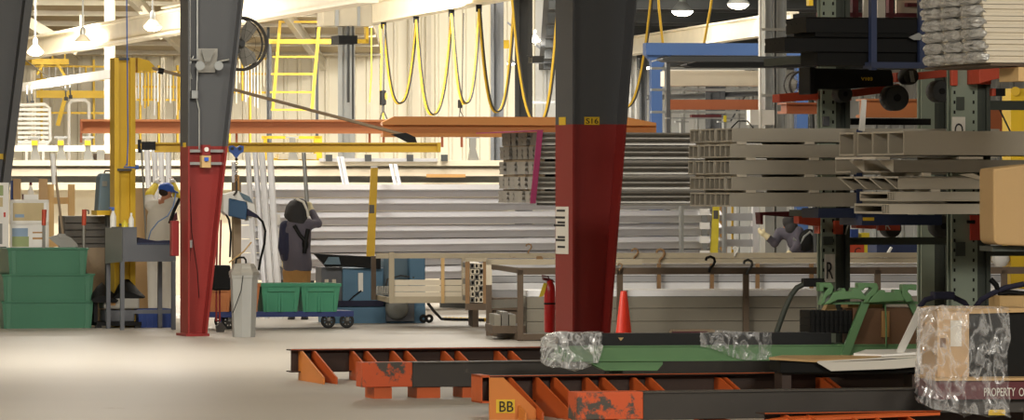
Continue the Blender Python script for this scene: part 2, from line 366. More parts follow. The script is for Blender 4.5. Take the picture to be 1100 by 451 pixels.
loop(700, -10, 640, -30, 668, 115, 90, 'festoon_cable', 'long yellow cable curving down behind the right edge of column S16')
def drop(pts, Y, label, r=.025):
    o = MB().tube([W(x, y, Y) for x, y in pts], r, 7).build('hanging_cable', 'cable_y'); return tag(o, label, 'cable', 'hanging yellow cables')
drop([(706, -25), (708, 10), (712, 47)], 92, 'straight yellow cable dropping onto the left end of the blue gantry beam')
drop([(768, -25), (763, 10), (756, 48)], 92, 'straight yellow cable dropping onto the middle of the blue gantry beam')
drop([(408, 27), (410, 60), (409, 98), (412, 128)], 99, 'yellow pendant cable running down beside the hook block', .02)
drop([(399, 30), (399, 80), (397, 110)], 101, 'thin dark yellow cable at the left end of the cream crane rail', .015)
b = MB(); b.tube([W(498, 14, 98), W(496, 108, 98)], .012, 6); tag(b.build('hoist_rope', 'chain'), 'thin steel hoist rope above the small hook block', 'rope')
def hookblock(x, y, Y, k, label):
    g = thing('hook_block', label, 'hook', W(x, y+30*k, Y), 'hook blocks'); f = Fr(x, Y=Y)
    b = MB(); b.bx(f, x-2.4*k, y, x+2.4*k, y+15*k, 0, .18); b.build('block', 'black', g, bevel=.015); b = MB(); b.bx(f, x+1.6*k, y+3*k, x+3.4*k, y+9*k, -.02, .1); b.build('warning_plate', 'yellow_b', g)
    b = MB(); b.tb(f, [(x-1, y+14*k, .05), (x-1.2, y+22*k, .05)], 1.5*k); b.tb(f, [(x-1.2, y+20*k, .05), (x-4*k, y+30*k, .05), (x+3.5*k, y+30*k, .05), (x-1.2, y+20*k, .05)], .9*k); b.build('hook', 'chain', g)
hookblock(412.5, 97, 98, 1.05, 'black hook block with a triangular link hanging left under the cream crane rail'); hookblock(495.5, 107, 97, .6, 'small black hook block hanging right under the cream crane rail')
b = MB(); b.tube([W(413, 27, 98), W(412, 97, 98)], .02, 6); tag(b.build('hoist_rope', 'cable_k'), 'dark hoist rope above the larger hook block', 'rope')
# high bay lamps
def bay(x, y, Y, k, label, dark=False, watt=330):
    g = thing('high_bay_lamp', label, 'lamp', W(x, y, Y), 'high bay lamps'); s = Y/F; c = W(x, y, Y)
    MB().lathe(c, [(10*k*s, 0), (9.6*k*s, 1.2*s*k), (4.5*k*s, 7*s*k), (3.2*k*s, 8*s*k), (3.2*k*s, 8.4*s*k)], n=20).build('reflector', 'cream2' if not dark else 'galv', g)
    MB().lathe(c, [(3.2*k*s, 8.2*s*k), (3.2*k*s, 15*s*k), (1.5*k*s, 17*s*k)], n=12).build('ballast', 'galv', g)
    MB().lathe(c, [(3*k*s, -4.2*s*k), (6.5*k*s, -3.2*s*k), (8.8*k*s, -1.2*s*k), (9.4*k*s, .1*s*k)], n=20).build('glowing_lens', 'lamp', g)
    l = bpy.data.lights.new('lamp_bulb', 'POINT'); l.energy = 40 if dark else watt; l.color = (1, .95, .84); l.shadow_soft_size = .25; lo = bpy.data.objects.new('lamp_bulb', l); COL.objects.link(lo); lo.location = c-Z*.42
    MB().tube([c+Z*16*s*k, Vector((c.x, c.y, (7.0 if Y <= 96 else 6.29-(Y-96)*.0521)))], .02, 6).build('stem', 'galv', g)
bay(38, 56, 96, .9, 'glowing high bay lamp beside the leaning grey column'); bay(89, 45, 86, .95, 'glowing high bay lamp in front of the diagonal cream brace'); bay(164, 29, 80, 1.0, 'glowing high bay lamp left of the column with the fan')
bay(575, 43, 114, .65, 'small glowing lamp left of column S16 under the dark roof', True); bay(733, 12, 100, 1.25, 'large glowing lamp under the dark roof left of the white conduit', True); bay(793, 4.5, 96, 1.25, 'large glowing lamp under the dark roof, rightmost of all lamps', True)
bay(693, 72, 118, .65, 'small glowing lamp beside the blue gantry leg', True); bay(549, 68, 119, .5, 'tiny glowing lamp between the two dark columns', True)
b = MB(); f = Fr(545, Y=105); b.bx(f, 541, 43, 547, 52, 0, .15); tag(b.build('wall_alarm', 'yellow_b'), 'small yellow box on the grey column in the middle bay', 'box')
b = MB(); f = Fr(580, Y=91); b.bx(f, 572, 60, 584, 67, 0, .3); b.tb(f, [(566, 60, .1), (574, 62, .1)], .8); tag(b.build('floodlight', 'dark_col'), 'dark floodlight on the black column left of S16', 'lamp')
# yellow catwalk
g = thing('yellow_catwalk', 'yellow raised catwalk with railing in the upper left corner', 'platform', W(54, 68, 111)); f = Fr(54, Y=111)
b = MB(); b.bx(f, 34, 63, 74, 69, 0, 1.0); b.build('platform_deck', 'yellow_b', g)
b = MB()
for y in (39, 47): b.bx(f, 34, y, 70, y+1.6, 0, .05)
b.build('handrail', 'yellow_b', g)
for x in (44, 56, 69): b = MB(); b.bx(f, x, 36, x+1.6, 64, 0, .05); b.build('rail_post', 'yellow_b', g)
b = MB(); seg(b, W(62, 69, 111), W(72, 85, 111), .06, .06); b.build('brace', 'yellow_b', g); b = MB(); seg(b, W(46, 69, 111), W(40, 80, 111), .06, .06); b.build('brace', 'yellow_b', g)
g = thing('bridge_hoist', 'yellow bridge hoist carriage high beyond the lamp nearest the fan', 'hoist', W(184, 24, 99)); f = Fr(184, Y=99)
b = MB(); b.bx(f, 172, 17, 197, 25, 0, .4); b.build('end_carriage', 'yellow', g); b = MB(); b.bx(f, 178, 18.5, 184, 23, -.05, 0); b.bx(f, 173, 12, 181, 17, 0, .3); b.build('motor', 'black', g)
g = thing('bridge_hoist', 'dark yellow hoist carriage behind the catwalk railing', 'hoist', W(58, 47, 113)); f = Fr(58, Y=113)
b = MB(); b.bx(f, 50, 42, 82, 48, .2, .5); b.build('end_carriage', 'yellow', g); b = MB(); b.bx(f, 52, 43, 60, 47, .15, .2); b.build('motor', 'brown_steel', g)
# yellow mezzanine shelving with hanging white strips
def hang_rack(x0, x1, Y, ys, xs, label, strips):
    g = thing('paint_line_rack', label, 'rack', W((x0+x1)/2, 160, Y)); f = Fr((x0+x1)/2, Y=Y)
    for y in ys: MB().bx(f, x0, y, x1, y+2.2, 0, .1).build('rail', 'yellow_b', g)
    for x in xs: b = MB(); b.bx(f, x, ys[0]-6, x+2, 160, 0, .1); b.build('post', 'yellow_b', g)
    for (x, ya, yb) in strips: b = MB(); b.bx(f, x, ya, x+random.uniform(1.0, 1.9), yb, -.08, -.02); b.build('hanging_strip', random.choice(['white', 'white', 'cream', 'yellow_b']), g)
hang_rack(144, 196, 114, (76, 92, 106, 160), (150, 170, 190), 'yellow paint line rack with hanging white strips between the yellow mast and the fan column', [(145+i*3.4, 78+random.uniform(-2, 2), random.uniform(104, 128)) for i in range(15)])
hang_rack(238, 288, 114, (62, 78, 98), (246, 268), 'yellow paint line rack with hanging white strips below the fan', [(240+i*3.3, 64+random.uniform(-2, 2), random.uniform(86, 118)) for i in range(15)])
hang_rack(38, 112, 116, (70, 84, 120), (44, 100), 'yellow storage rack behind the white louvered frame', [(46+i*6.5, 72, random.uniform(80, 84)) for i in range(8)])
f = Fr(75, Y=115); b = MB(); b.bx(f, 38, 97, 112, 105, 0, .3); o = b.build('yellow_beam', 'yellow_b'); tag(o, 'broad yellow beam behind the white gantry rail', 'beam')
b = MB(); seg(b, W(70, 105, 114.6), W(62, 135, 114.6), .08, .1); tag(b.build('yellow_strut', 'yellow_b'), 'leaning yellow strut under the broad yellow beam', 'strut')
# pale crates and cartons on the far floor line (bright clutter above the machining bed)
# white gantry rail with hoist hangers
g = thing('workstation_crane', 'white overhead workstation crane rail beside the cream column', 'crane', W(76, 92, 98))
b = MB(); seg(b, Vector((W(22, 0, 101).x, 101, 4.05)), Vector((W(124, 0, 88).x, 88, 4.05)), .12, .17); b.build('rail', 'white_pl', g)
for x, y in ((30, 92), (71, 86)):
    b = MB(); fr_ = Fr(x, Y=97); b.bx(fr_, x-1.5, y, x-.2, y+9, 0, .05); b.bx(fr_, x+3.5, y, x+4.8, y+9, 0, .05); b.build('hanger', 'steel', g)
    b = MB(); b.tb(fr_, [(x-1, y+9, 0), (x, y+20, 0)], .8); b.tb(fr_, [(x+4, y+8, 0), (x+5, y+18, 0)], .8); b.build('cable', 'black', g)
    b = MB(); b.bx(fr_, x-1.5, y+18, x+2, y+22, 0, .06); b.bx(fr_, x+3.2, y+16, x+6.8, y+20, 0, .06); b.build('gripper', 'black', g)
b = MB(); seg(b, W(24, 62, 99), W(72, 98, 96), .015, .015); tag(b.build('guy_wire', 'chain'), 'thin dark wire slanting to the white crane rail', 'wire')
# white louvred frame and pipe goal
g = thing('louvered_frame', 'white rounded frame with horizontal louvers above the machining bed', 'frame', W(38, 172, 90)); f = Fr(38, Y=90)
b = MB(); b.tb(f, [(18, 113, 0), (48, 112, 0), (53, 116, 0), (54, 150, 0), (50, 156, 0), (18, 156, 0)], 2); b.build('frame', 'white_pl', g)
for i in range(8): b = MB(); b.bx(f, 19, 116+i*5, 52, 119+i*5, -.02, .08); b.build('louver', 'white_pl', g)
b = MB(); b.bx(f, 27, 150, 30, 172, 0, .05); b.bx(f, 45, 150, 48, 172, 0, .05); b.build('leg', 'white_pl', g)
g = tag(MB().tb(Fr(86, Y=92), [(74, 172, 0), (74, 112, 0), (77, 108, 0), (91, 107, 0), (95.5, 111, 0), (96, 172, 0)], 1.9).build('pipe_hoop', 'white_pl'), 'white bent pipe hoop standing behind the machine clamps', 'pipe')
# long profile machining bed with clamps (cream)
g = thing('machining_bed', 'long cream machining bed behind the stacked aluminium profiles', 'machine', W(270, 198, 82)); f = Fr(270, Y=82, a=4)
zt = 1.95+25*82/F
b = MB(); b.bx(f, -30, 172, 545, 178, 0, 1.2); b.bx(f, -30, 178, 545, 181.5, .25, 1.2); b.build('bed_top', 'cream2', g)
b = MB(); b.bx(f, -30, 181.5, 545, 189, .04, 1.2); b.build('rail_cover', 'tube_cream', g); b = MB(); b.bx(f, -30, 189, 545, 196, .3, 1.2); b.build('recessed_band', 'slate_l', g)  # darker grey recessed band below the rail cover
b = MB(); b.bx(f, -30, 196, 545, 204, .05, 1.2); b.bx(f, -30, 204, 545, 240, .4, 1.2); b.bx(f, -30, 240, 545, 250, .2, 1.2, z0=0); b.build('base', 'cream2', g)
b = MB(); b.bx(f, -30, 156, 300, 162.5, .9, 1.1); b.build('back_rail', 'cream', g)
b = MB()
for x in (5, 110, 210): b.bx(f, x, 162, x+3, 173, .92, 1.0)
b.build('rail_bracket', 'steel', g)
for x in (37, 65, 94, 314, 508):
    b = MB(); b.pr(f, [(x-4.5, 172.5), (x-2.5, 160), (x-3.2, 155), (x-3.2, 148), (x+3.6, 148), (x+3.6, 155), (x+3, 160), (x+7, 172.5)], .1, .4); c = b.build('clamp', 'steel', g)
    if x < 300: MB().bx(f, x-3, 151, x+3.3, 156, .07, .1).build('warning_plate', 'yellow_lbl', c)
    b = MB(); b.bx(f, x-7, 146.4, x+7, 148.4, .1, .4); b.build('jaw', 'galv', c)
b = MB(); b.bx(f, 458, 187, 500, 190.5, -.01, .0); b.build('yellow_scale', 'wood', g)
b = MB(); b.bx(f, 343, 170, 470, 173.5, -.05, .1); b.build('profile_guide', 'alu_grey', g)
for x in (474, 350, 392, 437): MB().bx(f, x, 166, x+7, 173, -.08, .1).build('stop_block', 'dark_col', g)
MB().bx(f, 104, 161, 112, 172.5, .1, .35).build('grey_motor', 'steel', g); MB().bx(f, 100, 165, 122, 172.5, .4, .6).build('rust_block', 'weathered_dk', g)
# orange runway beams
def orange_beam(pts0, Y, x0, x1, yt, yb, label, m, taper=None, a=6):
    f = Fr((x0+x1)/2, Y=Y, a=a); b = MB(); h = yb-yt
    b.bx(f, x0, yt+1, x1, yt+3.4, -.12, .2); b.bx(f, x0, yb-2.2, x1, yb, -.12, .2); b.bx(f, x0, yt+3.4, x1, yb-2.2, .02, .06)
    g = b.build('runway_beam', m); tag(g, label, 'beam', 'orange beams'); return g, f
g, f = orange_beam(None, 76, 87, 548, 127, 143, 'long rust orange runway beam crossing behind the yellow jib boom', 'orange_beam')
MB().bx(f, 86, 128, 88.5, 153, -.1, .2).build('end_stop', 'orange_deep', g)
for x in (243, 253, 396, 411, 474, 495): MB().bx(f, x, 143, x+2.4, 158, 0, .08).build('hanger_bar', 'orange_deep', g)
f = Fr(560, Y=70, a=6)
b = MB(); b.pr(f, [(411, 131), (424, 125), (675, 126), (705, 132), (705, 135), (411, 134)], -.1, .3); b.bx(f, 411, 134, 705, 143, .05, .12); b.bx(f, 411, 143, 705, 147, -.1, .3)
g = tag(b.build('runway_beam', 'orange_b'), 'bright orange beam with a sloped end passing behind column S16', 'beam', 'orange beams')
for x in (612, 642): MB().bx(f, x, 147, x+7, 150, 0, .2, z0=0).build('support_leg', 'orange_deep', g)
# yellow ladder gate
g = thing('yellow_ladder_gate', 'tall leaning yellow ladder frame against the cream wall', 'ladder', W(315, 118, 110)); f = Fr(315, Y=110, a=0)
def P3(x, y): return W(x, y, 110)
for (xa, ya, xb, yb) in ((301, 22, 293, 119), (344, 14, 335, 119)): b = MB(); seg(b, P3(xa, ya), P3(xb, yb), .06, .07); b.build('stile', 'yellow_b', g)
for y, xa, xb in ((23.5, 301, 342), (61, 293, 340), (79.5, 291, 338), (99, 290, 337), (118, 291, 336)): b = MB(); seg(b, P3(xa, y), P3(xb, y), .05, .045); b.build('rung', 'yellow_b', g)
b = MB(); b.bx(f, 289, 42, 364, 47, .05, .2); b.build('cross_bar', 'yellow_b', g)
MB().obox(Vector((P3(289,0).x, 110.2, 0)), Vector((.05,0,0)), Vector((0,.05,0)), Z*5.4).build('anchor_post', 'grey_col', g)
# far yellow table and dark chairs glimpsed under the orange beam
g = thing('yellow_work_frame', 'low yellow frame glimpsed between the orange beam and the yellow boom', 'frame', W(335, 176, 95)); f = Fr(335, Y=95)
b = MB(); b.bx(f, 282, 146, 345, 149, 0, .1); b.bx(f, 338, 146, 346, 175, 0, .1); b.bx(f, 284, 170, 346, 174, 0, .1); b.bx(f, 284, 146, 287, 174, 0, .1, z0=0); b.build('frame_bars', 'yellow_b', g)
b = MB(); b.bx(f, 300, 165, 340, 171, -.2, .3); b.build('tray', 'cream2', g)
# ------------------------------------------------------------------ right rear bay
f = Fr(765, Y=84, a=8)
g = thing('blue_gantry', 'blue steel gantry frame with a wide top beam in the right bay', 'gantry', W(765, 140, 84))
b = MB(); b.bx(f, 694, 46, 870, 59, 0, .35); b.build('top_beam', 'blue_gantry', g)
b = MB(); b.pr(f, [(694, 59), (722, 59), (715, 66), (711.5, 72), (711.5, 205), (700, 205), (700, 66)], .05, .3); b.build('leg', 'blue_gantry', g)
b = MB(); b.bx(f, 699, 150, 712, 200, .05, .3, z0=0); b.build('leg_foot', 'blue_gantry', g); b = MB(); b.bx(f, 856, 59, 868, 200, .05, .3, z0=0); b.build('leg', 'blue_gantry', g)
def cargo(name, x0, x1, y0, y1, Y, m, label, cat, d=.4, a=8, taper=0):
    f = Fr(x0, Y=Y, a=a); b = MB(); b.pr(f, [(x0, y0+taper), (x0+10, y0), (x1, y0), (x1, y1), (x0+6, y1), (x0, y1-taper)], 0, d); return tag(b.build(name, m), label, cat), f
# storage arms hold long stock in the right bay
g = thing('cantilever_rack', 'grey cantilever rack with long stock beyond the blue gantry', 'rack', W(845, 200, 80)); f = Fr(835, Y=80, a=8)
for x0, x1 in ((822, 832), (834, 845)):
    b = MB(); b.bx(f, x0, -105, x1, 150, .0, .05); b.bx(f, x0, -105, x0+1.5, 150, -.12, .3); b.bx(f, x1-1.5, -105, x1, 150, -.12, .3); b.bx(f, x0, 150, x1, 190, -.1, .3, z0=0); b.build('upright', 'galv', g)
for y in (30, 101): MB().bx(f, 818, y, 848, y+3, -.16, -.12).build('cross_strap', 'conduit', g)
for y in (72, 95, 119): b = MB(); b.bx(f, 700, y, 822, y+2.5, .3, .45); b.build('arm', 'galv', g)
b = MB(); b.bx(f, 716, 64, 720, 150, .28, .5, z0=0); b.build('rear_post', 'grey_col', g)
b = MB().tb(Fr(817, Y=79), [(816.5, -105, 0), (816.5, 140, 0)], 1.7); tag(b.build('white_conduit', 'white_pl'), 'white vertical conduit beside the galvanised double column', 'conduit')
b = MB(); f2 = Fr(817, Y=79); b.bx(f2, 806, 118, 832, 134, 0, .2); tag(b.build('control_box', 'white_pl'), 'white control box low on the white conduit', 'box')
cargo('black_profile', 712, 912, 60.5, 66, 62, 'dark_col', 'long dark profile tapering left beyond the right rack, upper one', 'profile', .5, taper=2)
cargo('black_profile', 738, 912, 66.3, 72.2, 61, 'black', 'long black profile under the long dark one in the right bay', 'profile', .5, taper=2.2)
g = thing('profile_stand', 'slim dark stand under the long black profiles behind post R', 'stand', W(899, 300, 62.6)); g.location.z = 0
for x in (886, 903): MB().bx(Fr(895, Y=62.6, a=8), x, 72.6, x+5, 150, .0, .2, z0=0).build('support_leg', 'dark_col', g)
for i, (x, y) in enumerate(((700, 66), (706, 63), (716, 68), (726, 71))):
    b = MB().tb(Fr(x, Y=63), [(x, y, 0), (x+9, y-2.5, 0), (x+18, y, 0)], .8); tag(b.build('tie_strap', random.choice(['white_pl', 'chain'])), 'loose strap end on the long dark profile, %s from the left' % nm[i], 'strap', 'strap ends')
o, f = cargo('cream_bundle', 716, 820, 76, 92, 81, 'tube_cream', 'pale wrapped bundle of profiles under the long black profile', 'bundle', .6)
cargo('cream_bundle', 719, 800, 72, 77, 82, 'paper', 'thin pale sheet stock on top of the pale wrapped bundle', 'bundle', .5)
o, f = cargo('orange_beam', 718, 822, 107, 117.5, 81, 'orange_deep', 'rust orange beam stored in the right bay with a yellow strap', 'beam', .4)
b = MB(); b.tb(f, [(714, 108, .1), (717, 105, .1), (718, 112, .1), (715, 122, .1)], 1.2); tag(b.build('yellow_strap', 'yolk'), 'yellow strap round the end of the rust orange beam', 'strap')
for x, y, t in ((740, 95, 'upper'), (743, 123, 'lower')): b = MB(); b.bx(Fr(x, Y=81, a=8), x, y, x+32, y+3, 0, .2); tag(b.build('rack_arm', 'maroon'), 'short dark red bar in the right bay, %s of two' % t, 'bar', 'dark red bars')
g = thing('roller_stand', 'thin grey roller stand behind the right hand tube stack', 'stand', W(756, 140, 74)); f = Fr(756, Y=74)
b = MB(); b.bx(f, 716, 126, 800, 127.5, 0, .1); b.build('roller_bar', 'galv', g)
for x in (733, 779): b = MB(); b.bx(f, x-1.5, 128, x+1.5, 150, 0, .1, z0=0); b.bx(f, x-7, 130, x+7, 131.5, 0, .1); b.build('leg', 'galv', g)
b = MB(); b.tb(f, [(785, 138, .2), (793, 130, .2), (803, 130, .2), (811, 140, .2)], .7); b.build('cable_loop', 'black', g)
b = MB(); b.bx(f, 777.5, 124, 780.5, 131, -.02, 0); b.build('yellow_tag', 'yolk', g)
b = MB(); seg(b, W(805, 95, 118), W(785, 130, 118), .04, .04); trim(b, 'grey_col')
# fan hanging in right bay
def fan(px, py, Y, rpx, name, label, a=ANG, motor='dark_col'):
    g = thing(name, label, 'fan', W(px, py+rpx, Y)); s = Y/F; c = W(px, py, Y); ax = Vector((math.sin(R(a)), -math.cos(R(a)), 0)); r = rpx*s
    b = MB(); b.torus(c+ax*.05, ax, r, .02, 36); b.torus(c-ax*.2, ax, r, .012, 36)
    b.torus(c+ax*.1, ax, r*.55, .002, 30, 4)
    x = ax.cross(Z).normalized()
    for i in range(14):
        t = 2*math.pi*i/14; e = x*math.cos(t)+Z*math.sin(t); b.tube([c+ax*.16+e*.06, c+ax*.12+e*r*.6, c+ax*.05+e*r, c-ax*.2+e*r], .002, 4, False)
    b.build('guard', 'dark_steel', g)
    for i in range(3):
        t = 2*math.pi*i/3+.15; e = x*math.cos(t)+Z*math.sin(t); q = -x*math.sin(t)+Z*math.cos(t)
        MB().prism([c+e*.06-q*.05, c+e*r*.5-q*.12+ax*.05, c+e*r*.86-q*.12+ax*.05, c+e*r*.9+q*.06-ax*.05, c+e*r*.4+q*.07-ax*.05, c+e*.06+q*.05], ax*.012).build('blade', 'box_grey', g)
    MB().lathe(c-ax*.3, [(.05, 0), (.07, .05), (.07, .3), (.04, .42)], ax, 14).build('motor', motor, g); return g, c, ax
g, c, ax = fan(860, 91, 72, 14, 'wall_fan', 'small caged fan with a blue hub behind the green rack post', motor='hose_b')
MB().tube([c-ax*.25, c-ax*.25+Vector((.25, 0, -.2)), Vector((c.x+.3, c.y+.5, 0))], .04, 8).build('stand', 'dark_col', g)
# pallets and cartons glimpsed far right between the rack posts
g = thing('yellow_mast', 'yellow steel mast glimpsed at the right edge behind the green post', 'mast', W(1092, 200, 60)); f = Fr(1092, Y=60)
b = MB(); b.bx(f, 1086, 95, 1106, 200, 0, .3, z0=0); b.build('column', 'yellow_b', g); b = MB(); b.lathe(f.P(1091, 98, -.02), [(.06, 0), (.06, .1)], (0, 1, 0), 10); b.build('bolt_boss', 'yellow', g)
for (x0, x1, y0, y1, Y, m, lab) in ((930, 1000, 108, 126, 66, 'orange_beam', 'rust orange beam seen behind the rear green rack post'), (845, 886, 112, 122, 67, 'orange_deep', 'rust orange beam end seen left of the green post marked R'), (1060, 1086, 110, 142, 66, 'orange_deep', 'rust orange stock seen between the right green post and the yellow mast')):
    f = Fr(x0, Y=Y); b = MB(); b.bx(f, x0, y0, x1, y1-3, .05, .3); b.bx(f, x0, y1-3, x1, y1, -.05, .35); b.bx(f, x0, y0-2, x1, y0, -.05, .35); tag(b.build('stored_beam', m), lab, 'beam', 'stored orange beams')
# ================================================================== COLUMNS
def column(px, Y, xl, ybase, xb1, xt1, ytop, flange, label, loc_y, paint_y=None, ang=ANG):
    """tapered built-up column: left flange seen on its outside, web, tapering right flange"""
    f = Fr(px, Y=Y, a=ang)
    g = thing('steel_column', label, 'column', f.P((xl+xb1)/2, loc_y)*1.0)
    g.location.z = 0; fd = flange*f.s/math.sin(R(ang)); g['x'] = 0; del g['x']
    def xr(y): return xb1+(xt1-xb1)*(ybase-y)/(ybase-ytop)
    xf = xl+flange
    def piece(ya, yb, m, z0=None):
        def Pz(x, y, d):
            p = f.P(x, y, d)
            if z0 is not None and y == yb: p.z = z0
            return p
        b = MB()
        for pts, d0, d1 in (
            ([(xf, yb), (xf+2, yb), (xf+2, ya), (xf, ya)], 0, fd),
            ([(xf+1, yb), (xr(yb)-1, yb), (xr(ya)-1, ya), (xf+1, ya)], fd*.5-.012, fd*.5+.012),
            ([(xr(yb)-2.2, yb), (xr(yb), yb), (xr(ya), ya), (xr(ya)-2.2, ya)], 0, fd)):
            ps = [Pz(x, y, d0) for x, y in pts]; b.prism(ps, f.D*(d1-d0))
        return b
    return g, f, piece, xr, fd
# --- S16 column
g, f, piece, xr, fd = column(605, 47.2, 597, 405, 652, 684, 0, 18, 'tall tapering steel column marked S16, dark grey above and red below', 405, ang=24)
piece(-325, 133.5, 'grey_paint').build('upper_shaft', 'grey_paint', g)
piece(133.5, 405, 'red_paint', z0=0).build('painted_base', 'red_paint', g)
b = MB(); b.bx(f, 612, 402, 656, 405, -.05, fd+.05, z0=0); b.build('base_plate', 'red', g)
p = MB().bx(f, 628, 125.5, 644, 134, fd*.5-.022, fd*.5-.012).build('number_plate', 'yellow_lbl', g); label_text('S16', f, 629.5, 132.8, 642.5, 5.8, fd*.5-.023, 'ink', p)
def on_left_face(f, x_edge, d0, d1, y0, y1, t=.006):     # a plate on the outside (left) face of a flange
    o = Q(f, x_edge, y1, d0)-f.U*t; h = (y1-y0)*f.s
    return o, h
o, h = on_left_face(f, 615, .16, .44, 125.5, 134)
p = MB().obox(o, f.D*.16, f.U*.005, Z*h).build('number_plate', 'yellow_lbl', g)
o, h = on_left_face(f, 615, .09, .56, 222, 273)
p = MB().obox(o, f.D*(fd-.11), f.U*.005, Z*h).build('notice_sheet', 'paper', g)
b = MB()
for i, (hh, w_) in enumerate(((.06, .2), (.13, .25), (.16, .2), (.28, .3), (.31, .2), (.36, .26), (.43, .22))): b.obox(o+Z*hh+f.D*.08-f.U*.002, f.D*(w_*.9), f.U*.002, Z*.022)
b.build('printed_lines', 'ink', p)
# --- left column with paint line, fan and emergency light
g, f, piece, xr, fd = column(205, 59.8, 191.5, 361, 222.5, 262, 0, 10.5, 'tapering steel column carrying the caged fan and emergency light, red base', 361, ang=20)
piece(-214, 157, 'grey_paint').build('upper_shaft', 'grey_paint', g)
piece(157, 361, 'red_paint', z0=0).build('painted_base', 'red_paint', g)
MB().bx(f, 200, 358.5, 225, 361, -.05, fd+.05, z0=0).build('base_plate', 'red', g)
o, h = on_left_face(f, 202, .1, .44, 153, 158); MB().obox(o, f.D*.12, f.U*.005, Z*h).build('number_plate', 'yellow_lbl', g)
c = MB(); c.tb(f, [(212, -214, .13), (212, 80, .13), (211, 105, .13), (214, 118, .13), (214, 160, .13)], .9); c.tb(f, [(204, -214, .13), (204, 98, .13)], 1.0); c.tb(f, [(208, 60, .12), (203, 72, .12), (206, 85, .12)], .7); c.build('conduit', 'conduit', g)
f_c = f
e = MB(); e.pr(f, [(213, 52), (234, 52), (234, 60), (231, 78), (213, 78)], .12, .13); el = e.build('emergency_light', 'box_grey', g, bevel=.02)
MB().pr(f, [(216, 53), (231, 53), (226, 66), (220, 66)], -.02, .0).build('face_panel', 'steel', el)
for x in (215, 235): MB().lathe(f.P(x, 70.5, -.06), [(.02, .1), (.055, .04), (.06, 0)], f.D*1, 14).build('lamp_head', 'galv', el)
b = MB(); b.tb(f, [(203, 64, .08), (213, 64, .08)], 1.0); b.tb(f, [(235, 66, .1), (246, 64, .1)], 1.2); b.build('bracket', 'conduit', el)
MB().bx(f, 206, 97, 213, 106, .06, .16).build('junction_box', 'galv', g, bevel=.01)
for y in (160.5, 174): MB().bx(f, 201, y, 241, y+3, .1, .165).build('strut_channel', 'galv', g)
b = MB(); b.bx(f, 217.5, 155.5, 226, 166.5, .0, .1); x = b.build('switch_box', 'red', g); MB().lathe(f.P(222, 160.5, -.02), [(.03, 0), (.03, .03)], f.D, 12).build('indicator', 'white_pl', x)
b = MB(); b.bx(f, 217, 167, 226.5, 180, .0, .1); x = b.build('disconnect_box', 'wood_l', g); MB().bx(f, 220, 169, 224, 173, -.03, .0).build('blue_knob', 'blue_cap', x)
MB().bx(f, 201, 258, 206.5, 266, .1, .165).build('outlet_box', 'galv', g); b = MB(); b.tb(f, [(204, 200, .12), (206, 250, .12), (212, 290, .12), (214, 320, .12)], .4); b.tb(f, [(203.5, 266, .13), (203.5, 280, .13)], 1.0); b.build('flex_cable', 'black', g)
o = f.P(197, 275, .2); h = 38*o.y/F; MB().obox(f.P(184.5, 275, .25), f.U*.1, f.D*.1, Z*h).build('side_cabinet', 'red', g, bevel=.01)
fan_g, c, ax = fan(258, 47, 60.9, 28, 'wall_fan', 'large caged fan half hidden behind the column above the yellow boom')
b = MB(); b.tube([c-ax*.25, c-ax*.28-Vector((.1, 0, .05)), f.P(xr(47)-1, 55, .3)], .03, 8); b.build('arm', 'dark_col', fan_g)
# --- leaning grey column at the left edge
f = Fr(0, Y=68, a=16); b = MB()
def lx(y): return 35.5-(35.5-10)*y/205
b.prism([f.P(-45, 340, .2), f.P(lx(340)-7, 340, .2), f.P(lx(-164)-7, -164, .2), f.P(-45, -164, .2)], f.D*.05); b.prism([f.P(lx(340)-8, 340, -.05), f.P(lx(340), 340, -.05), f.P(lx(-164), -164, -.05), f.P(lx(-164)-8, -164, -.05)], f.D*.5)
b.prism([f.P(-47, 340, -.05), f.P(-43, 340, -.05), f.P(-43, -164, -.05), f.P(-47, -164, -.05)], f.D*.5)
g = b.build('steel_column', 'grey_paint'); tag(g, 'leaning grey steel column cut by the left edge of the photo', 'column')
MB().bx(f, -6, 165, 3.5, 171, .17, .2).build('number_plate', 'yellow_lbl', g)
# ================================================================== YELLOW JIB CRANE
g = thing('jib_crane', 'yellow jib crane with a thick mast and long horizontal boom', 'crane', Fr(134, Y=63.5).P(134, 300)); g.location.z = 0
f = Fr(134, Y=63.5)
b = MB(); b.bx(f, 123, 62, 145, 66, 0, .3); b.bx(f, 123, 62, 128, 308, -.02, .3, z0=0); b.bx(f, 140, 62, 145.5, 308, -.02, .3, z0=0); b.bx(f, 128, 64, 140, 308, .05, .25, z0=0); b.build('mast', 'yellow', g)
for q in ((128, 62, 139, 64.5, -.05, .1), (126.5, 181, 141.5, 183.5, -.06, 0), (128, 240, 141, 242, -.03, .06)): MB().bx(f, *q).build('clamp', 'dark_col', g)
b = MB(); b.pr(f, [(148, 62), (160, 65), (166, 71), (168, 75), (160, 77), (152, 76), (148, 78)], .05, .2); b.build('rod_bracket', 'yellow', g)
fb = Fr(310, Y=62.2, a=3)
b = MB(); b.bx(fb, 166, 153, 472, 154.5, -.1, .1); b.bx(fb, 166, 161.5, 472, 163.5, -.1, .1); b.bx(fb, 166, 154.5, 472, 161.5, -.02, .02); b.build('boom', 'yellow', g)
b = MB(); b.bx(fb, 152, 152, 167, 161, -.12, .12); b.bx(fb, 148, 150, 151.5, 164, -.1, .1); b.build('end_trolley', 'black', g); b = MB(); b.bx(fb, 151, 154, 153, 160, -.1, .1); b.build('end_stop', 'yellow', g); MB().bx(fb, 470, 153, 473.5, 163.5, -.12, .12).build('end_stop', 'yellow', g)
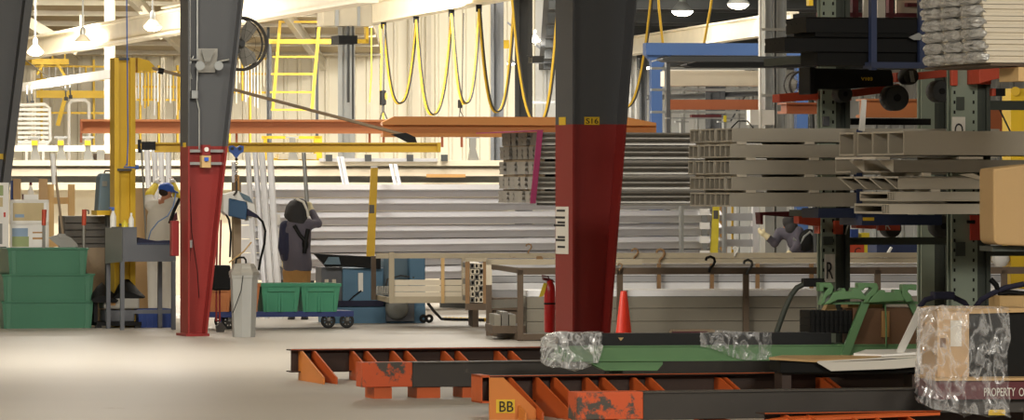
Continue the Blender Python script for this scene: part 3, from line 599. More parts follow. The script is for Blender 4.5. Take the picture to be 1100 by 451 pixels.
b = MB(); b.tube([f.P(160, 72, .1), fb.P(442, 147, 0)], .022, 8); b.build('tie_rod', 'wood_grey', g); MB().tube([fb.P(170, 75.5, 0), fb.P(176, 77, 0)], .04).build('rod_joint', 'black', g); b = MB(); b.pr(fb, [(420, 144.5), (436, 142.5), (446, 147), (448, 153), (438, 153), (426, 147)], -.05, .05); b.build('rod_end', 'black', g)
b = MB(); b.bx(fb, 145, 155, 150, 160, -.05, .1); b.build('boom_hinge', 'yellow', g)
b = MB().tb(Fr(137, Y=63.2), [(134, -195, 0), (136, -8, 0), (137.5, 150, 0), (136.5, 178, 0)], .7); tag(b.build('air_hose', 'hose_b'), 'straight blue air hose hanging in front of the yellow mast', 'hose')
b = MB(); f2 = Fr(137, Y=63.2); b.tb(f2, [(136.5, 176, 0), (133, 179.5, 0), (148, 180, 0)], .9); b.bx(f2, 146, 177, 149, 182, 0, .05); tag(b.build('hose_valve', 'hose_b'), 'small blue valve at the bottom of the straight blue hose', 'valve')
# trolley hoist
f = Fr(254, Y=61.9)
g = thing('chain_hoist', 'blue trolley with chain hoist hanging from the yellow boom', 'hoist', f.P(254, 200))
b = MB(); b.pr(f, [(246, 157), (250, 156), (254, 158.5), (258, 156), (262, 157), (261.5, 163), (258, 165), (254, 170), (250, 165), (246.5, 163)], -.12, -.08); b.build('trolley_plate', 'hose_b', g)
b = MB()
for x, y in ((250, 159.5), (258, 159.5)): b.lathe(f.P(x, y, -.16), [(.02, 0), (.02, .05)], f.D, 8)
b.build('bolt', 'chain', g); b = MB()
for i in range(12): b.torus(f.P(254, 171+i*2.2, -.1), (1, 0, 0) if i % 2 else (0, 1, 0), .016, .006, 8, 5)
b.tb(f, [(254, 168, -.1), (254, 172, -.1)], .8); b.build('chain', 'chain', g); b = MB(); b.tb(f, [(254, 195, -.1), (254, 206, -.1), (251, 210, -.1)], 1.3); b.build('hook', 'chain', g)
# ================================================================== LEFT CLUSTER
def tub(fr, x0, y0, x1, y1, dep, m, label, grp, inset=2.2, rim=2.0, group_name='storage_tub'):
    """open plastic tub, wider at the rim, with a rolled rim and corner ribs"""
    bl = fr.P(x0+inset, y1); br = fr.P(x1-inset, y1); L = (br-bl).dot(fr.U); s = bl.y/F; h = (y1-y0)*s; q = inset*s
    def ring(z, e): o = bl+Z*z; return [o+fr.U*(-e)+fr.D*(-e), o+fr.U*(L+e)+fr.D*(-e), o+fr.U*(L+e)+fr.D*(dep+e), o+fr.U*(-e)+fr.D*(dep+e)]
    t = .012; rr = rim*s
    b = MB(); b.rings([ring(.0, 0), ring(h-rr, q*.9), ring(h-rr, q*.9+.015), ring(h, q+.015), ring(h, q-t), ring(.03, -t)], True, False)
    o = b.build(group_name, m); tag(o, label, 'tub', grp); return o, bl, L, h, s
fg = Fr(6, gy=353)
tubs = []
for i, (x0, y0, x1, y1, w_) in enumerate(((2, 323.5, 100, 353, 'lowest'), (2.5, 294.5, 100.5, 324.5, 'middle'), (8, 266.5, 94, 297, 'topmost'))):
    o, bl, L, h, s = tub(fg, x0, y0, x1, y1, .75, 'green_tub', 'long dark green tub, %s of the stack of three at the left' % w_, 'stacked green tubs')
    for k in (.05, .95): MB().obox(bl+fg.U*(L*k-.03)-fg.D*.03, fg.U*.06, fg.D*.03, Z*(h-.03)).build('corner_rib', 'green_tub', o)
# white notice board, behind
f = Fr(30, Y=66)
g = thing('notice_board', 'white mobile board with pinned papers behind the green tubs', 'board', f.P(30, 270)); g.location.z = 0
b = MB(); b.bx(f, 11.5, 215, 52, 266, .02, .04); b.build('board_panel', 'white', g); b = MB(); b.bx(f, 11, 214.5, 52.5, 217, 0, .05); b.bx(f, 11, 238.5, 52.5, 241, 0, .05); b.bx(f, 11, 214.5, 13, 330, 0, .05, z0=0); b.bx(f, 50.5, 214.5, 52.5, 330, 0, .05, z0=0); b.build('frame', 'white_pl', g)
for (x0, y0, x1, y1, m) in ((14, 218, 47, 237, 'sheet_tan'), (16, 230, 26, 233.5, 'sheet_blue'), (13, 245, 30, 254, 'sheet_blue'), (13, 254, 31, 265, 'sheet_green'), (34, 243, 49, 264, 'white'), (35, 249, 47, 250.5, 'wood'), (35, 255, 47, 257, 'wood')):
    MB().bx(f, x0, y0, x1, y1, .012 if x1-x0 < 13 else .015, .02).build('pinned_sheet', m, g)
f = Fr(2, Y=65.5); g = thing('white_cabinet', 'narrow white cabinet with coloured labels at the left edge', 'cabinet', f.P(3, 275)); g.location.z = 0
MB().bx(f, -14, 196, 9.5, 270, 0, .4, z0=0).build('body', 'white_pl', g)
for (x0, y0, x1, y1, m) in ((-4, 199, 3.5, 210, 'sheet_green'), (-4, 212, 3, 222, 'sheet_tan'), (4, 228, 6, 233, 'sign_red'), (-4, 240, 2.5, 262, 'slate_l')): MB().bx(f, x0, y0, x1, y1, -.01, 0).build('label_sheet', m, g)
b = MB().bx(Fr(5, Y=65.2), 2, 265, 7, 281, 0, .15, z0=0); tag(b.build('dark_post', 'black'), 'dark post beside the narrow white cabinet', 'post')
# wooden panels, pallets
def panel(name, fr, x0, y0, x1, y1, d, m, label, cat, z0=0, t=.03): return tag(MB().bx(fr, x0, y0, x1, y1, d, d+t, z0=z0).build(name, m), label, cat)
fw = Fr(40, Y=69)
panel('blue_board', fw, 11.5, 194, 15, 214, 0, 'blue_bin', 'thin blue board edge above the white notice board', 'board')
panel('wood_plank', fw, 14.5, 192, 22.5, 214, -.1, 'ply', 'short plywood plank standing left of the small bottle', 'plank', None)
panel('wood_plank', fw, 42, 192, 51, 216, -.1, 'ply', 'short plywood plank standing right of the small bottle', 'plank', None)
g = thing('pallet', 'light wooden pallet standing upright behind the shovel', 'pallet', fw.P(66, 260)); g.location.z = 0
for x in (51.5, 74): MB().bx(fw, x, 198, x+6.5, 270, .1, .18, z0=0).build('stringer', 'wood_l', g)
for y in (212, 258): MB().bx(fw, 52, y, 80, y+7, .18, .2).build('deck_board', 'wood_l', g)
fm = Fr(33, Y=66.05); g = thing('spray_gun_bottle', 'small white bottle with red cap on top of the notice board', 'bottle', fm.P(33, 214))
b = MB(); b.lathe(fm.P(33, 214.5, .03), [(.045, 0), (.045, .12), (.02, .17), (.02, .2)], n=12); b.build('bottle_body', 'paper', g); MB().lathe(fm.P(33, 199, .03), [(.022, 0), (.02, .04)], n=10).build('cap', 'maroon', g)
tag(MB().bx(fm, 26, 209, 41, 214.4, -.05, .02).build('paper_pad', 'white'), 'folded white papers lying on the notice board top', 'paper'); tag(MB().bx(fm, 24.5, 208.5, 26, 214.4, .025, .1).build('red_clip', 'maroon'), 'dark red clip beside the folded white papers', 'clip')
# drawer unit (dark louvred)
f = Fr(92, Y=64.6); g = thing('drawer_rack', 'dark grey slatted rack standing behind the green tubs', 'rack', f.P(92, 270)); g.location.z = 0
b = MB(); b.bx(f, 69, 232, 116, 270, .05, .5, z0=0); b.build('body', 'louver', g)
for i in range(5): MB().pr(f, [(70, 233+i*7.4), (115, 232.4+i*7.4), (114, 239+i*7.4), (70, 239.2+i*7.4)], -.01+.0*i, .05).build('slat', 'louver', g)
MB().bx(f, 93, 266, 113, 320, -.06, .0, z0=0).build('lower_panel', 'wood_grey', g)
# shovel, red-handled tools, white pole
f = Fr(65, Y=64.1); g = thing('shovel', 'steel shovel standing upside down with its wooden shaft up', 'shovel', f.P(70, 268)); g.location.z = f.P(70, 268).z
b = MB(); b.tb(f, [(58.5, 180, .05), (66, 240, .0), (67.5, 252, -.02)], [1.4, 1.5, 1.6]); b.build('shaft', 'wood_grey', g); b = MB(); b.tb(f, [(56.5, 165, .06), (58.8, 198, .06)], [3, 3]); b.build('white_sleeve', 'white', g)
b = MB(); b.pr(f, [(52, 255), (60, 252.5), (66, 251), (76, 255), (83, 262), (85.5, 269), (70, 269), (60, 262)], -.06, -.045); b.pr(f, [(62, 251), (70, 251), (72, 256), (64, 256)], -.07, -.03); b.build('scoop', 'steel', g)
for x, y0, lab in ((47, 225, 'left of the shovel'), (90, 225, 'right of the shovel')):
    g = thing('red_handled_tool', 'upright tool with red grip and steel shaft %s' % lab, 'tool', f.P(x, 267)); fz = Fr(x, Y=63.6)
    MB().tb(fz, [(x, y0+16, .2), (x, 268, .2)], 1.6).build('shaft', 'steel', g); MB().tb(fz, [(x+.6, y0, .2), (x, y0+17, .2)], [2.6, 2.3]).build('grip', 'rack_orange', g)
    if x > 60: MB().tb(fz, [(x+1, y0+.5, .2), (x+5, y0+1, .2), (x+5, y0+5, .2)], .9).build('hook_end', 'dark_col', g)
# blue grey cabinet
f = Fr(112, Y=64.2); g = thing('control_enclosure', 'blue grey tall enclosure beside the yellow mast', 'cabinet', f.P(112, 230))
b = MB(); b.pr(f, [(105, 230), (107.5, 190), (110, 186), (122, 186), (122, 230)], .05, .35); b.build('housing', 'bluegrey', g, bevel=.02); MB().bx(f, 110, 194.5, 115, 200, .03, .05).build('label_plate', 'slate_l', g); MB().bx(f, 104, 226, 124, 231, .0, .4).build('yellow_base', 'yellow_lbl', g); MB().tb(f, [(112, 186, .2), (113, 183.5, .2), (118, 183.5, .2), (119, 186, .2)], .9).build('handle', 'black', g); MB().bx(f, 115, 231, 120, 330, .1, .25, z0=0).build('stand', 'dark_col', g)
# steel workbench
f = Fr(130, Y=62.3); g = thing('steel_bench', 'dark grey steel bench in front of the yellow mast', 'bench', f.P(150, 352)); g.location.z = 0
b = MB(); b.bx(f, 131, 244.5, 147, 281, 0, .02); b.bx(f, 147, 262, 189, 281, 0, .02); b.build('front_panel', 'slate', g)
o = f.P(131, 281, 0); hh = 36*o.y/F; MB().obox(o-f.D*0, f.D*.9-f.U*0, f.U*.015, Z*hh).build('side_panel', 'slate_l', g)
e = f.P(112, 281, .95); b = MB(); b.prism([f.P(131, 281, 0), f.P(113, 283, .75), f.P(113, 244.5, .75), f.P(131, 244.5, 0)], f.U*.015); b.build('end_panel', 'slate_l', g)
b = MB(); b.prism([f.P(131, 244.6, 0), f.P(147, 244.6, 0), f.P(133, 244.3, .8), f.P(113, 244.3, .75)], Z*.01); b.build('shelf_top', 'slate', g)
b = MB(); b.bx(f, 147, 261, 189, 263, .0, .8); b.build('bench_top', 'navy_box', g)
for x, d in ((129.5, -.01), (184.5, -.01), (114.5, .72), (170, .8)): MB().bx(f, x, 281, x+4.3, 351, d, d+.05, z0=0).build('leg', 'slate', g)
MB().bx(f, 131, 333, 186, 337, .3, .34).build('cross_rail', 'slate', g)
b = MB(); b.pr(f, [(147, 262), (149, 255), (158, 257), (170, 259), (182, 258), (184, 262)], .1, .5); tag(b.build('folded_cloth', 'navy'), 'dark blue cloth heaped on the steel bench in front of the worker', 'cloth')
def bottle(x, y, hpx, rpx, m, capm, label, f, d=.15, capshape='spray'):
    g = thing('spray_bottle' if capshape == 'spray' else 'bottle', label, 'bottle', f.P(x, y, d)); s = f.s; o = f.P(x, y, d)
    MB().lathe(o, [(rpx*s, 0), (rpx*s, hpx*.55*s), (rpx*.4*s, hpx*.8*s), (rpx*.35*s, hpx*.85*s)], n=14).build('bottle_body', m, g)
    if capshape == 'spray': b = MB(); b.pr(f, [(x-1.4, y-hpx*.83), (x+1.2, y-hpx*.83), (x+1.6, y-hpx), (x-4, y-hpx), (x-4, y-hpx*.93), (x-1.4, y-hpx*.92)], d-.02, d+.02); b.build('trigger_head', capm, g)
    else: MB().lathe(o+Z*hpx*.85*s, [(rpx*.4*s, 0), (rpx*.4*s, hpx*.15*s)], n=10).build('cap', capm, g)
bottle(121.5, 244.5, 22, 3.4, 'white_pl', 'hose_b', 'white spray bottle with blue trigger on the steel bench', f, .5)
bottle(141, 244.5, 16, 3, 'white_pl', 'white', 'white bottle beside the yellow one on the steel bench', f, .3, 'cap'); bottle(134, 244.5, 8, 3.6, 'yolk', 'yolk', 'squat yellow bottle on the steel bench', f, .3, 'cap')
# below the bench
f = Fr(128, Y=63.2)
b = MB()
rng = random.Random(3)
def lump(fr, x0, x1, yb, tops, d0, d1, name, m, label, cat):
    n_ = len(tops); pts = [(x0+(x1-x0)*i/(n_-1), t) for i, t in enumerate(tops)]; b = MB()
    rg = []
    for k in range(5):
        q = k/4; d = d0+(d1-d0)*q; e = math.sin(math.pi*(.12+.76*q)); rg.append([fr.P(x, yb-(yb-y)*e, d) for x, y in pts]+[fr.P(x1-2, yb, d), fr.P(x0+2, yb, d)])
    b.rings(rg, True, True); return tag(b.build(name, m), label, cat)
g = thing('low_trolley', 'low dark trolley carrying trays under the steel bench', 'trolley', f.P(125, 352)); g.location.z = 0
MB().bx(f, 104, 346, 152, 350, 0, .5).build('platform', 'black', g)
for x in (106, 148): MB().lathe(f.P(x, 352, .02)-f.U*.0, [(.045, 0), (.045, .05)], f.D, 14).build('wheel', 'rubber', g)
MB().bx(f, 101, 325, 105, 346, .1, .4).build('end_post', 'black', g)
tag(MB().bx(f, 112, 320.5, 150, 332, .05, .45).build('tray_box', 'box_grey', bevel=.02), 'grey metal tray on the low trolley, upper one', 'tray'); tag(MB().bx(f, 113, 333, 145, 345.8, .05, .45).build('tray_box', 'slate', bevel=.02), 'dark grey metal tray on the low trolley, lower one', 'tray')
MB().bx(f, 116, 323, 124, 328, .04, .05).build('orange_label', 'wood', [o for o in COL.objects if o.name.startswith('tray_box')][0])
lump(f, 98, 127, 325, [316, 308, 303, 309, 314, 320], .0, .42, 'black_bag', 'black_matte', 'black plastic bag heaped under the bench, left one', 'bag')
lump(f, 121, 156, 320.5, [318, 306, 300, 300, 306, 313, 318], .06, .44, 'black_bag', 'black_matte', 'black plastic bag heaped under the bench, right one', 'bag')
f = Fr(168, Y=63.4)
for x0, x1, y0, y1, lab in ((148, 186, 332, 354.5, 'blue bin with upright ribs on the floor under the steel bench'),):
    o, bl, L, h, s = tub(f, x0, y0, x1, y1, .5, 'blue_bin', lab, None, 2, 2.4, 'blue_bin'); b = MB()
    for k in range(6): b.obox(bl+f.U*(L*(k+.3)/6)-f.D*.02, f.U*.02, f.D*.02, Z*h*.75)
    b.build('rib', 'blue_bin', o)
f = Fr(165, Y=67.5); panel('plywood_sheet', f, 141, 202, 160, 268, 0, 'ply', 'brown plywood panel standing behind the yellow mast', 'panel'); tag(MB().tb(f, [(152, 160, -.1), (157, 262, -.1)], 1.0).build('grey_rod', 'steel'), 'thin grey rod leaning on the brown plywood panel', 'rod')
# white leaning bars behind the worker
def lean(x0, y0, x1, y1, Y, wpx, m, label, grp='leaning white bars', a=0):
    b = MB(); s = Y/F; p0 = W(x0, y0, Y); p1 = W(x1, y1, Y-.3)
    if y1 >= 325: p1.z = 0.0
    b.prism([p0+Vector((-wpx*s/2, 0, 0)), p0+Vector((wpx*s/2, 0, 0)), p1+Vector((wpx*s/2, 0, 0)), p1+Vector((-wpx*s/2, 0, 0))], Vector((.02, .05, 0)))
    b.prism([p0+Vector((-wpx*s/2, -.03, 0)), p0+Vector((-wpx*s/2+.012, -.03, 0)), p1+Vector((-wpx*s/2+.012, -.03, 0)), p1+Vector((-wpx*s/2, -.03, 0))], Vector((0, .04, 0)))
    return tag(b.build('white_profile', m), label, 'profile', grp)
ords = ['first', 'second', 'third', 'fourth', 'fifth', 'sixth']
for i, (x0, x1) in enumerate(((157, 165), (165, 171), (172, 177), (180, 181))): lean(x0, 160, x1, 338, 68, 4.2, 'alu_white', 'upright white profile behind the worker in the blue cap, %s from the left' % ords[i], 'white profiles behind the worker')
for i, (x0, y0, x1, w_) in enumerate(((265, 160, 276, 4.2), (273, 160, 286, 4.0), (280, 160, 293, 5.2), (289, 162, 300, 5.2))): lean(x0, y0, x1, 340, 68.2, w_, ('alu_white', 'alu', 'alu_white', 'alu_white')[i], 'leaning white profile left of the hooded welder, %s from the left' % ords[i], 'white profiles left of the welder')
lean(250, 174, 256, 340, 69, 3, 'alu', 'slim grey profile behind the blue wire feeder', None)
for i, (x0, y0, x1, y1) in enumerate(((363, 168, 369, 198), (366.5, 168, 372.5, 198), (419, 176, 424, 198), (424, 176, 428.5, 198))): lean(x0, y0, x1, y1, 71.5, 2.4, 'alu_white', 'short white bar sticking up from the aluminium stack, %s from the left' % ords[i], 'short white bars')
# ================================================================== WELDING GEAR, CART, BIN
f = Fr(258, Y=62); g = thing('wooden_post', 'brown timber post behind the blue wire feeder', 'post', f.P(255, 300)); g.location.z = 0
MB().bx(f, 251, 196, 259, 300, .5, .62, z0=0).build('post_body', 'wood_grey', g); MB().bx(f, 253, 188, 257, 204, .45, .5).build('knot', 'wood', g)
g = thing('wire_feeder', 'blue and white wire feeder box hanging beside the red column', 'welder', f.P(258, 236))
b = MB(); b.pr(f, [(246.5, 213), (264, 216.5), (266, 222), (264.5, 236), (246, 231.5)], .0, .18); b.build('side_panel', 'blue_dark', g, bevel=.01)
b = MB(); b.pr(f, [(240, 209), (256, 205), (266, 211), (273, 220), (275, 230), (267, 237), (265.5, 217), (246, 212.5), (245.8, 232), (240, 227)], .05, .3); b.build('housing', 'white_pl', g); b = MB(); b.pr(f, [(257, 206), (268, 211), (272, 218), (262, 214)], .02, .05); b.build('grille', 'bluegrey', g); b = MB(); b.pr(f, [(266, 224), (277, 231), (277, 234), (265, 231)], -.02, .1); b.build('outlet', 'navy', g)
b = MB(); b.tb(f, [(238, 222, .2), (245, 224, .15)], 1.6); b.build('inlet', 'hose_lb', g)
tag(MB().tb(f, [(275, 231, .05), (282, 238, .05), (285, 248, .05), (284, 262, .08), (280, 278, .1), (278, 290, .1)], 1.3).build('welding_hose', 'black'), 'thick black hose looping down from the wire feeder', 'hose'); tag(MB().tb(f, [(243, 230, .1), (246, 236, .1), (248, 250, .15), (247, 276, .2)], 1.2).build('welding_hose', 'black'), 'black hose dropping at the left of the wire feeder', 'hose')
tag(MB().tb(f, [(246, 282, .2), (262, 270, .2), (270, 260, .25)], .8).build('thin_rod', 'wood_l'), 'thin pale rod slanting above the grey lidded bin', 'rod')
f = Fr(232, Y=61.5)
for i, x in enumerate((232.5, 236)): tag(MB().tb(f, [(x+1.5, 236, .1), (x, 290, .1), (x, 345, .1)], 1).build('red_pole', 'red'), 'thin red pole right of the red column base, %s' % ('left one', 'right one')[i], 'pole', 'red poles')
tag(MB().bx(f, 229.5, 285, 248, 312, .0, .3).build('black_box', 'black', bevel=.02), 'black box at the end of the blue platform cart', 'box')
# platform cart
f = Fr(232, Y=62.6); g = thing('platform_cart', 'long blue platform cart on black wheels carrying bins', 'cart', f.P(300, 358)); g.location.z = 0
b = MB(); b.bx(f, 224, 335, 380, 341, .0, .75); b.build('deck', 'blue_cart', g); MB().bx(f, 236.5, 290, 239.5, 346, .1, .16).build('push_handle_post', 'blue_cart', g)
for x, d in ((352.5, .05), (372.5, .02), (238, .4), (246, .1)):
    r = 8.2*f.s; c = f.P(x, 350 if x > 300 else 350, d); w_ = MB(); w_.torus(Vector((c.x, c.y, r)), f.D, r*.8, r*.2, 22, 8); wo = w_.build('wheel', 'rubber', g); b = MB()
    for k in range(4):
        t = k*math.pi/4; e = f.U*math.cos(t)+Z*math.sin(t); b.obox(Vector((c.x, c.y, r))-e*r*.75-f.D*.01-e.cross(f.D)*.012, e*r*1.5, f.D*.02, e.cross(f.D)*.024)
    b.lathe(Vector((c.x, c.y, r))-f.D*.03, [(r*.25, 0), (r*.25, .06)], f.D, 12); b.build('spokes', 'dark_steel', wo)
    b = MB(); b.obox(Vector((c.x, c.y, r))-f.U*.02-f.D*.05, f.U*.04, f.D*.03, Z*(f.P(x, 341).z-r)); b.build('fork', 'steel', g)
tag(MB().pr(Fr(238, Y=61.4), [(233, 350), (238, 346), (243, 352), (239, 359.6), (234, 357)], 0, .1).build('door_wedge', 'dark_steel'), 'dark steel caster bracket on the floor beside the red column base', 'caster')
fb_ = f
for x0, x1, dd, lab, m in ((280, 322.5, .08, 'green bin on the blue cart, left one behind the grey lidded bin', 'green_bin'), (322.5, 365, .08, 'green bin on the blue cart, right one near the welder', 'green_bin'), (217, 249, .2, 'orange bin at the left end of the blue cart', 'orange_beam'), (250, 279, .2, 'orange bin on the blue cart behind the grey lidded bin', 'orange_beam')):
    o, bl, L, h, s = tub(f, x0, 304.5, x1, 334.9, .55, m, lab, 'bins on the blue cart', 3.2, 3.2, 'storage_bin'); b = MB()
    for k in (.07, .42, .5, .9): b.obox(bl+f.U*(L*k)-f.D*.03, f.U*.03, f.D*.035, Z*h*.8)
    b.obox(bl+f.U*(L*.1)-f.D*.055+Z*h*.72, f.U*(L*.8), f.D*.03, Z*h*.12); b.build('rib', m, o)
# grey lidded bin
f = Fr(262, gy=362.5); g = thing('lidded_bin', 'grey tall plastic bin with a lid and handle beside the red column', 'bin', f.P(262, 362.5, .2)); g.location.z = 0
def ring8(z, r, rx=1): o = f.P(262, 362.5, .2); return [Vector((o.x, o.y, z))+f.U*(r*rx*math.cos(math.pi/8+k*math.pi/4))+f.D*(r*math.sin(math.pi/8+k*math.pi/4)) for k in range(8)]
s = f.s
MB().rings([ring8(0, 12.2*s), ring8(4*s, 12.6*s), ring8(64*s, 15*s), ring8(64*s, 16*s), ring8(67*s, 16*s)], True, False).build('bin_body', 'bin_grey', g)
MB().rings([ring8(67*s, 16.6*s), ring8(70*s, 16.6*s), ring8(74*s, 13.5*s), ring8(76*s, 13*s), ring8(79*s, 11*s), ring8(79.5*s, 6*s)], True, False).build('lid', 'box_grey', g)
MB().tb(f, [(253, 284, .2), (254, 278, .2), (257, 276.5, .2), (262, 276.5, .2), (264, 279, .2), (264.5, 284, .2)], 1.1).build('lid_handle', 'black', g); MB().tb(f, [(261, 296, -.03), (259, 312, -.03), (254, 326, -.02), (250, 336, .0)], .5).build('dangling_cord', 'black', g)
# ================================================================== BLUE MACHINE
f = Fr(340, Y=65.2, a=10); g = thing('blue_machine', 'blue shop machine with a black hopper top and a fan motor', 'machine', f.P(400, 350)); g.location.z = 0
MB().bx(f, 368, 288, 412, 325, .05, .8).build('cabinet', 'blue_machine', g, bevel=.015); MB().bx(f, 345, 287, 368, 326, .1, .7).build('control_box', 'slate', g, bevel=.01)
b = MB(); b.pr(f, [(338, 272.5), (409, 276), (409, 289), (368, 286), (351, 287)], -.05, .1); b.build('hopper', 'black', g); b = MB(); b.pr(f, [(348, 284), (353, 276), (364, 276), (366, 284)], -.09, -.05); b.build('chute', 'bluegrey', g)
b = MB(); b.bx(f, 350, 330, 457, 348.5, .05, .85); b.bx(f, 368, 322, 412, 330, .3, .85); b.build('base', 'blue_machine', g); MB().bx(f, 352, 323, 412, 329, .02, .5).build('navy_band', 'navy', g)  # navy strip between cabinet and base
MB().bx(f, 412, 275, 440, 330, .3, .8).build('rear_cabinet', 'bluegrey', g); b = MB(); b.bx(f, 440, 276, 457, 349, .1, .8); b.build('end_column', 'blue_machine', g, bevel=.02)
MB().bx(f, 415, 318, 445, 345, -.03, .1).build('motor_frame', 'slate', g); m_ = MB(); m_.lathe(f.P(427, 331, -.12), [(.05, 0), (.12, .01), (.16, .04), (.16, .12)], f.D, 20); m_.build('fan_motor', 'slate_l', g)
b = MB(); b.bx(f, 385, 293, 390, 313, .02, .06); b.build('lever', 'white_pl', g); b = MB(); b.tb(f, [(388, 312, .02), (380, 318, .02), (375, 323, .02)], .7); b.build('lever_cable', 'black', g); b = MB(); b.bx(f, 349, 300, 353, 316, .07, .1); b.bx(f, 357, 300, 361, 316, .07, .1); b.build('tube_gauge', 'tube_cream', g)
b = MB(); b.tb(f, [(420, 330, -.05), (412, 320, -.02), (416, 300, .1), (430, 296, .2), (445, 298, .1)], 1); b.build('power_cable', 'dark_col', g)
for x in (455, 461): MB().torus(Vector((f.P(x, 347, .05).x, f.P(x, 347, .05).y, .062)), f.D, .04, .022, 16, 8).build('caster', 'rubber', g)
for x in (352, 400): MB().bx(f, x, 348, x+6, 352, .1, .7, z0=0).build('foot', 'black', g)
# floor hose
b = MB(); pts = [W(460, 326, 65.5), W(466, 334, 66), W(474, 344, 66.5), W(490, 345.5, 66.2), W(520, 347, 66)]
for p in pts: p.z = max(p.z, .03)
b.tube(pts, .022, 7); g = b.build('air_hose', 'black'); tag(g, 'black and yellow hose snaking from the blue machine over the floor', 'hose')
q0, q1 = W(477, 344.6, 66.5), W(523, 346.7, 66); q0.z = q1.z = .03; b = MB()
for i in range(11): b.tube([q0.lerp(q1, i/11), q0.lerp(q1, (i+.55)/11)], .028, 7)
b.build('yellow_stripe', 'cable_y', g)
# ================================================================== ALUMINIUM STACK
def alu_profile(name, p0, p1, h, dep, m='alu'):
    """long rolled profile: bright sloping lip over a recessed web"""
    p0 = Vector(p0); p1 = Vector(p1); t = (p1-p0).normalized(); side = Vector((t.y, -t.x, 0)).normalized()   # towards the viewer
    if side.y > 0: side = -side
    pr = [(-.03, .01), (-.03, h*.52), (.06, h*.54), (.06, h*.60), (-.04, h*.99), (-dep, h*.99), (-dep, 0), (-.03, 0)]
    b = MB(); b.prism([p0+side*x+Z*z for x, z in pr], p1-p0); return b.build(name, m)
ya0, ya1 = 70.0, 75.6; xa0 = (272-CX)*ya0/F; xa1 = (762-CX)*ya1/F
pitch = 14.6*72/F
aa = Vector((xa1-xa0, ya1-ya0, 0)).normalized(); nrm = Vector((-aa.y, aa.x, 0))
rows = ['topmost', 'second from top', 'third from top', 'fourth from top', 'fifth from top', 'sixth from top', 'lowest']
zt = H-(197-HY)*ya0/F
for i in range(7):
    off = i*.16; z = zt-(i+1)*pitch
    o = alu_profile('aluminium_profile', Vector((xa0+off*.8, ya0+off*.4, z)), Vector((xa1-.08*(i % 2), ya1, z)), pitch-.012, .55)
    tag(o, 'long bright aluminium profile in the front stack, %s' % rows[i], 'profile', 'front aluminium profiles')
    q = nrm*.62
    o = alu_profile('aluminium_profile', Vector((xa0+.35, ya0+.3, z))+q, Vector((xa1+.6, ya1+.1, z))+q, pitch-.012, .5, 'alu'); tag(o, 'long aluminium profile hidden behind the front stack row, %s' % rows[i], 'profile', 'rear aluminium profiles')
for i in range(7):
    z = zt-(i+1)*pitch
    # end stubs at the left showing white caps
    if i in (2, 3, 4): tag(MB().obox(Vector((xa0+.22+.05*i, ya0-.12, z+.02)), Vector((.09, .02, 0)), Vector((0, .1, 0)), Z*.15).build('white_spacer', 'white_pl'), 'white block at the left end of the aluminium stack, %s' % ['', '', 'upper', 'middle', 'lower'][i], 'spacer', 'white end blocks')
g = thing('profile_trestle', 'dark trestle carrying the long aluminium stack', 'trestle', (0, 72, 0)); zb = zt-7*pitch
for k in (.12, .5, .88):
    p = Vector((xa0, ya0, 0)).lerp(Vector((xa1, ya1, 0)), k); MB().obox(p+Vector((-.06, .05, 0)), aa*.12, nrm*1.2, Z*(zb-.002)).build('support_leg', 'dark_col', g)
# yellow straps
f = Fr(399, Y=70.2, a=6); b = MB(); b.pr(f, [(398.5, 180), (406, 180), (400.5, 330), (391, 330)], -.1, -.04); g = b.build('yellow_stanchion', 'yellow'); tag(g, 'leaning yellow stanchion in front of the aluminium stack', 'post')
b = MB(); b.bx(f, 396.5, 220, 402, 229, -.105, -.1); b.build('dark_label', 'louver', g); MB().bx(f, 398.5, 178.5, 405.5, 180.5, -.1, -.04).build('top_cap', 'alu_white', g)
f = Fr(769, Y=75.2, a=6); b = MB(); b.pr(f, [(766, 222), (773, 222), (769, 330), (759.5, 330)], -.1, -.04); g = b.build('yellow_stanchion', 'yolk'); tag(g, 'leaning bright yellow stanchion at the right end of the aluminium stack', 'post')
MB().bx(f, 766.5, 226, 771.5, 235, -.105, -.1).build('dark_label', 'louver', g)
for i in range(4):
    y = 224+i*15; f = Fr(755, Y=75.1, a=6)
    tag(MB().bx(f, 752, y, 762.5, y+7, -.07, .0).build('end_block', 'white'), 'white end block at the right end of the aluminium stack, %s' % rows[i], 'spacer', 'right end blocks'); tag(MB().bx(f, 754, y+7.3, 760, y+14.4, -.06, 0).build('grey_block', 'slate_l'), 'grey spacer under a white end block, %s' % rows[i], 'spacer', 'right grey spacers')
# louvred white frame to the right of it
f = Fr(790, Y=76.5, a=6); g = thing('slatted_frame', 'white upright frame with grey slats next to the bright yellow stanchion', 'frame', f.P(790, 300)); g.location.z = 0
for i, y in enumerate((229, 243, 257)): MB().bx(f, 772, y, 811, y+8, 0, .1).build('slat', 'alu_grey', g)
b = MB(); b.bx(f, 809, 215, 815, 330, -.05, .12, z0=0); b.bx(f, 770, 222, 773, 330, 0, .1, z0=0); b.build('upright', 'alu', g); MB().bx(f, 786, 222, 788, 280, .1, .15).build('thin_post', 'cable_y', g)
panel('plywood_sheet', Fr(776, Y=78), 773, 222, 781, 275, 0, 'wood', 'narrow wooden board behind the bright yellow stanchion', 'board')
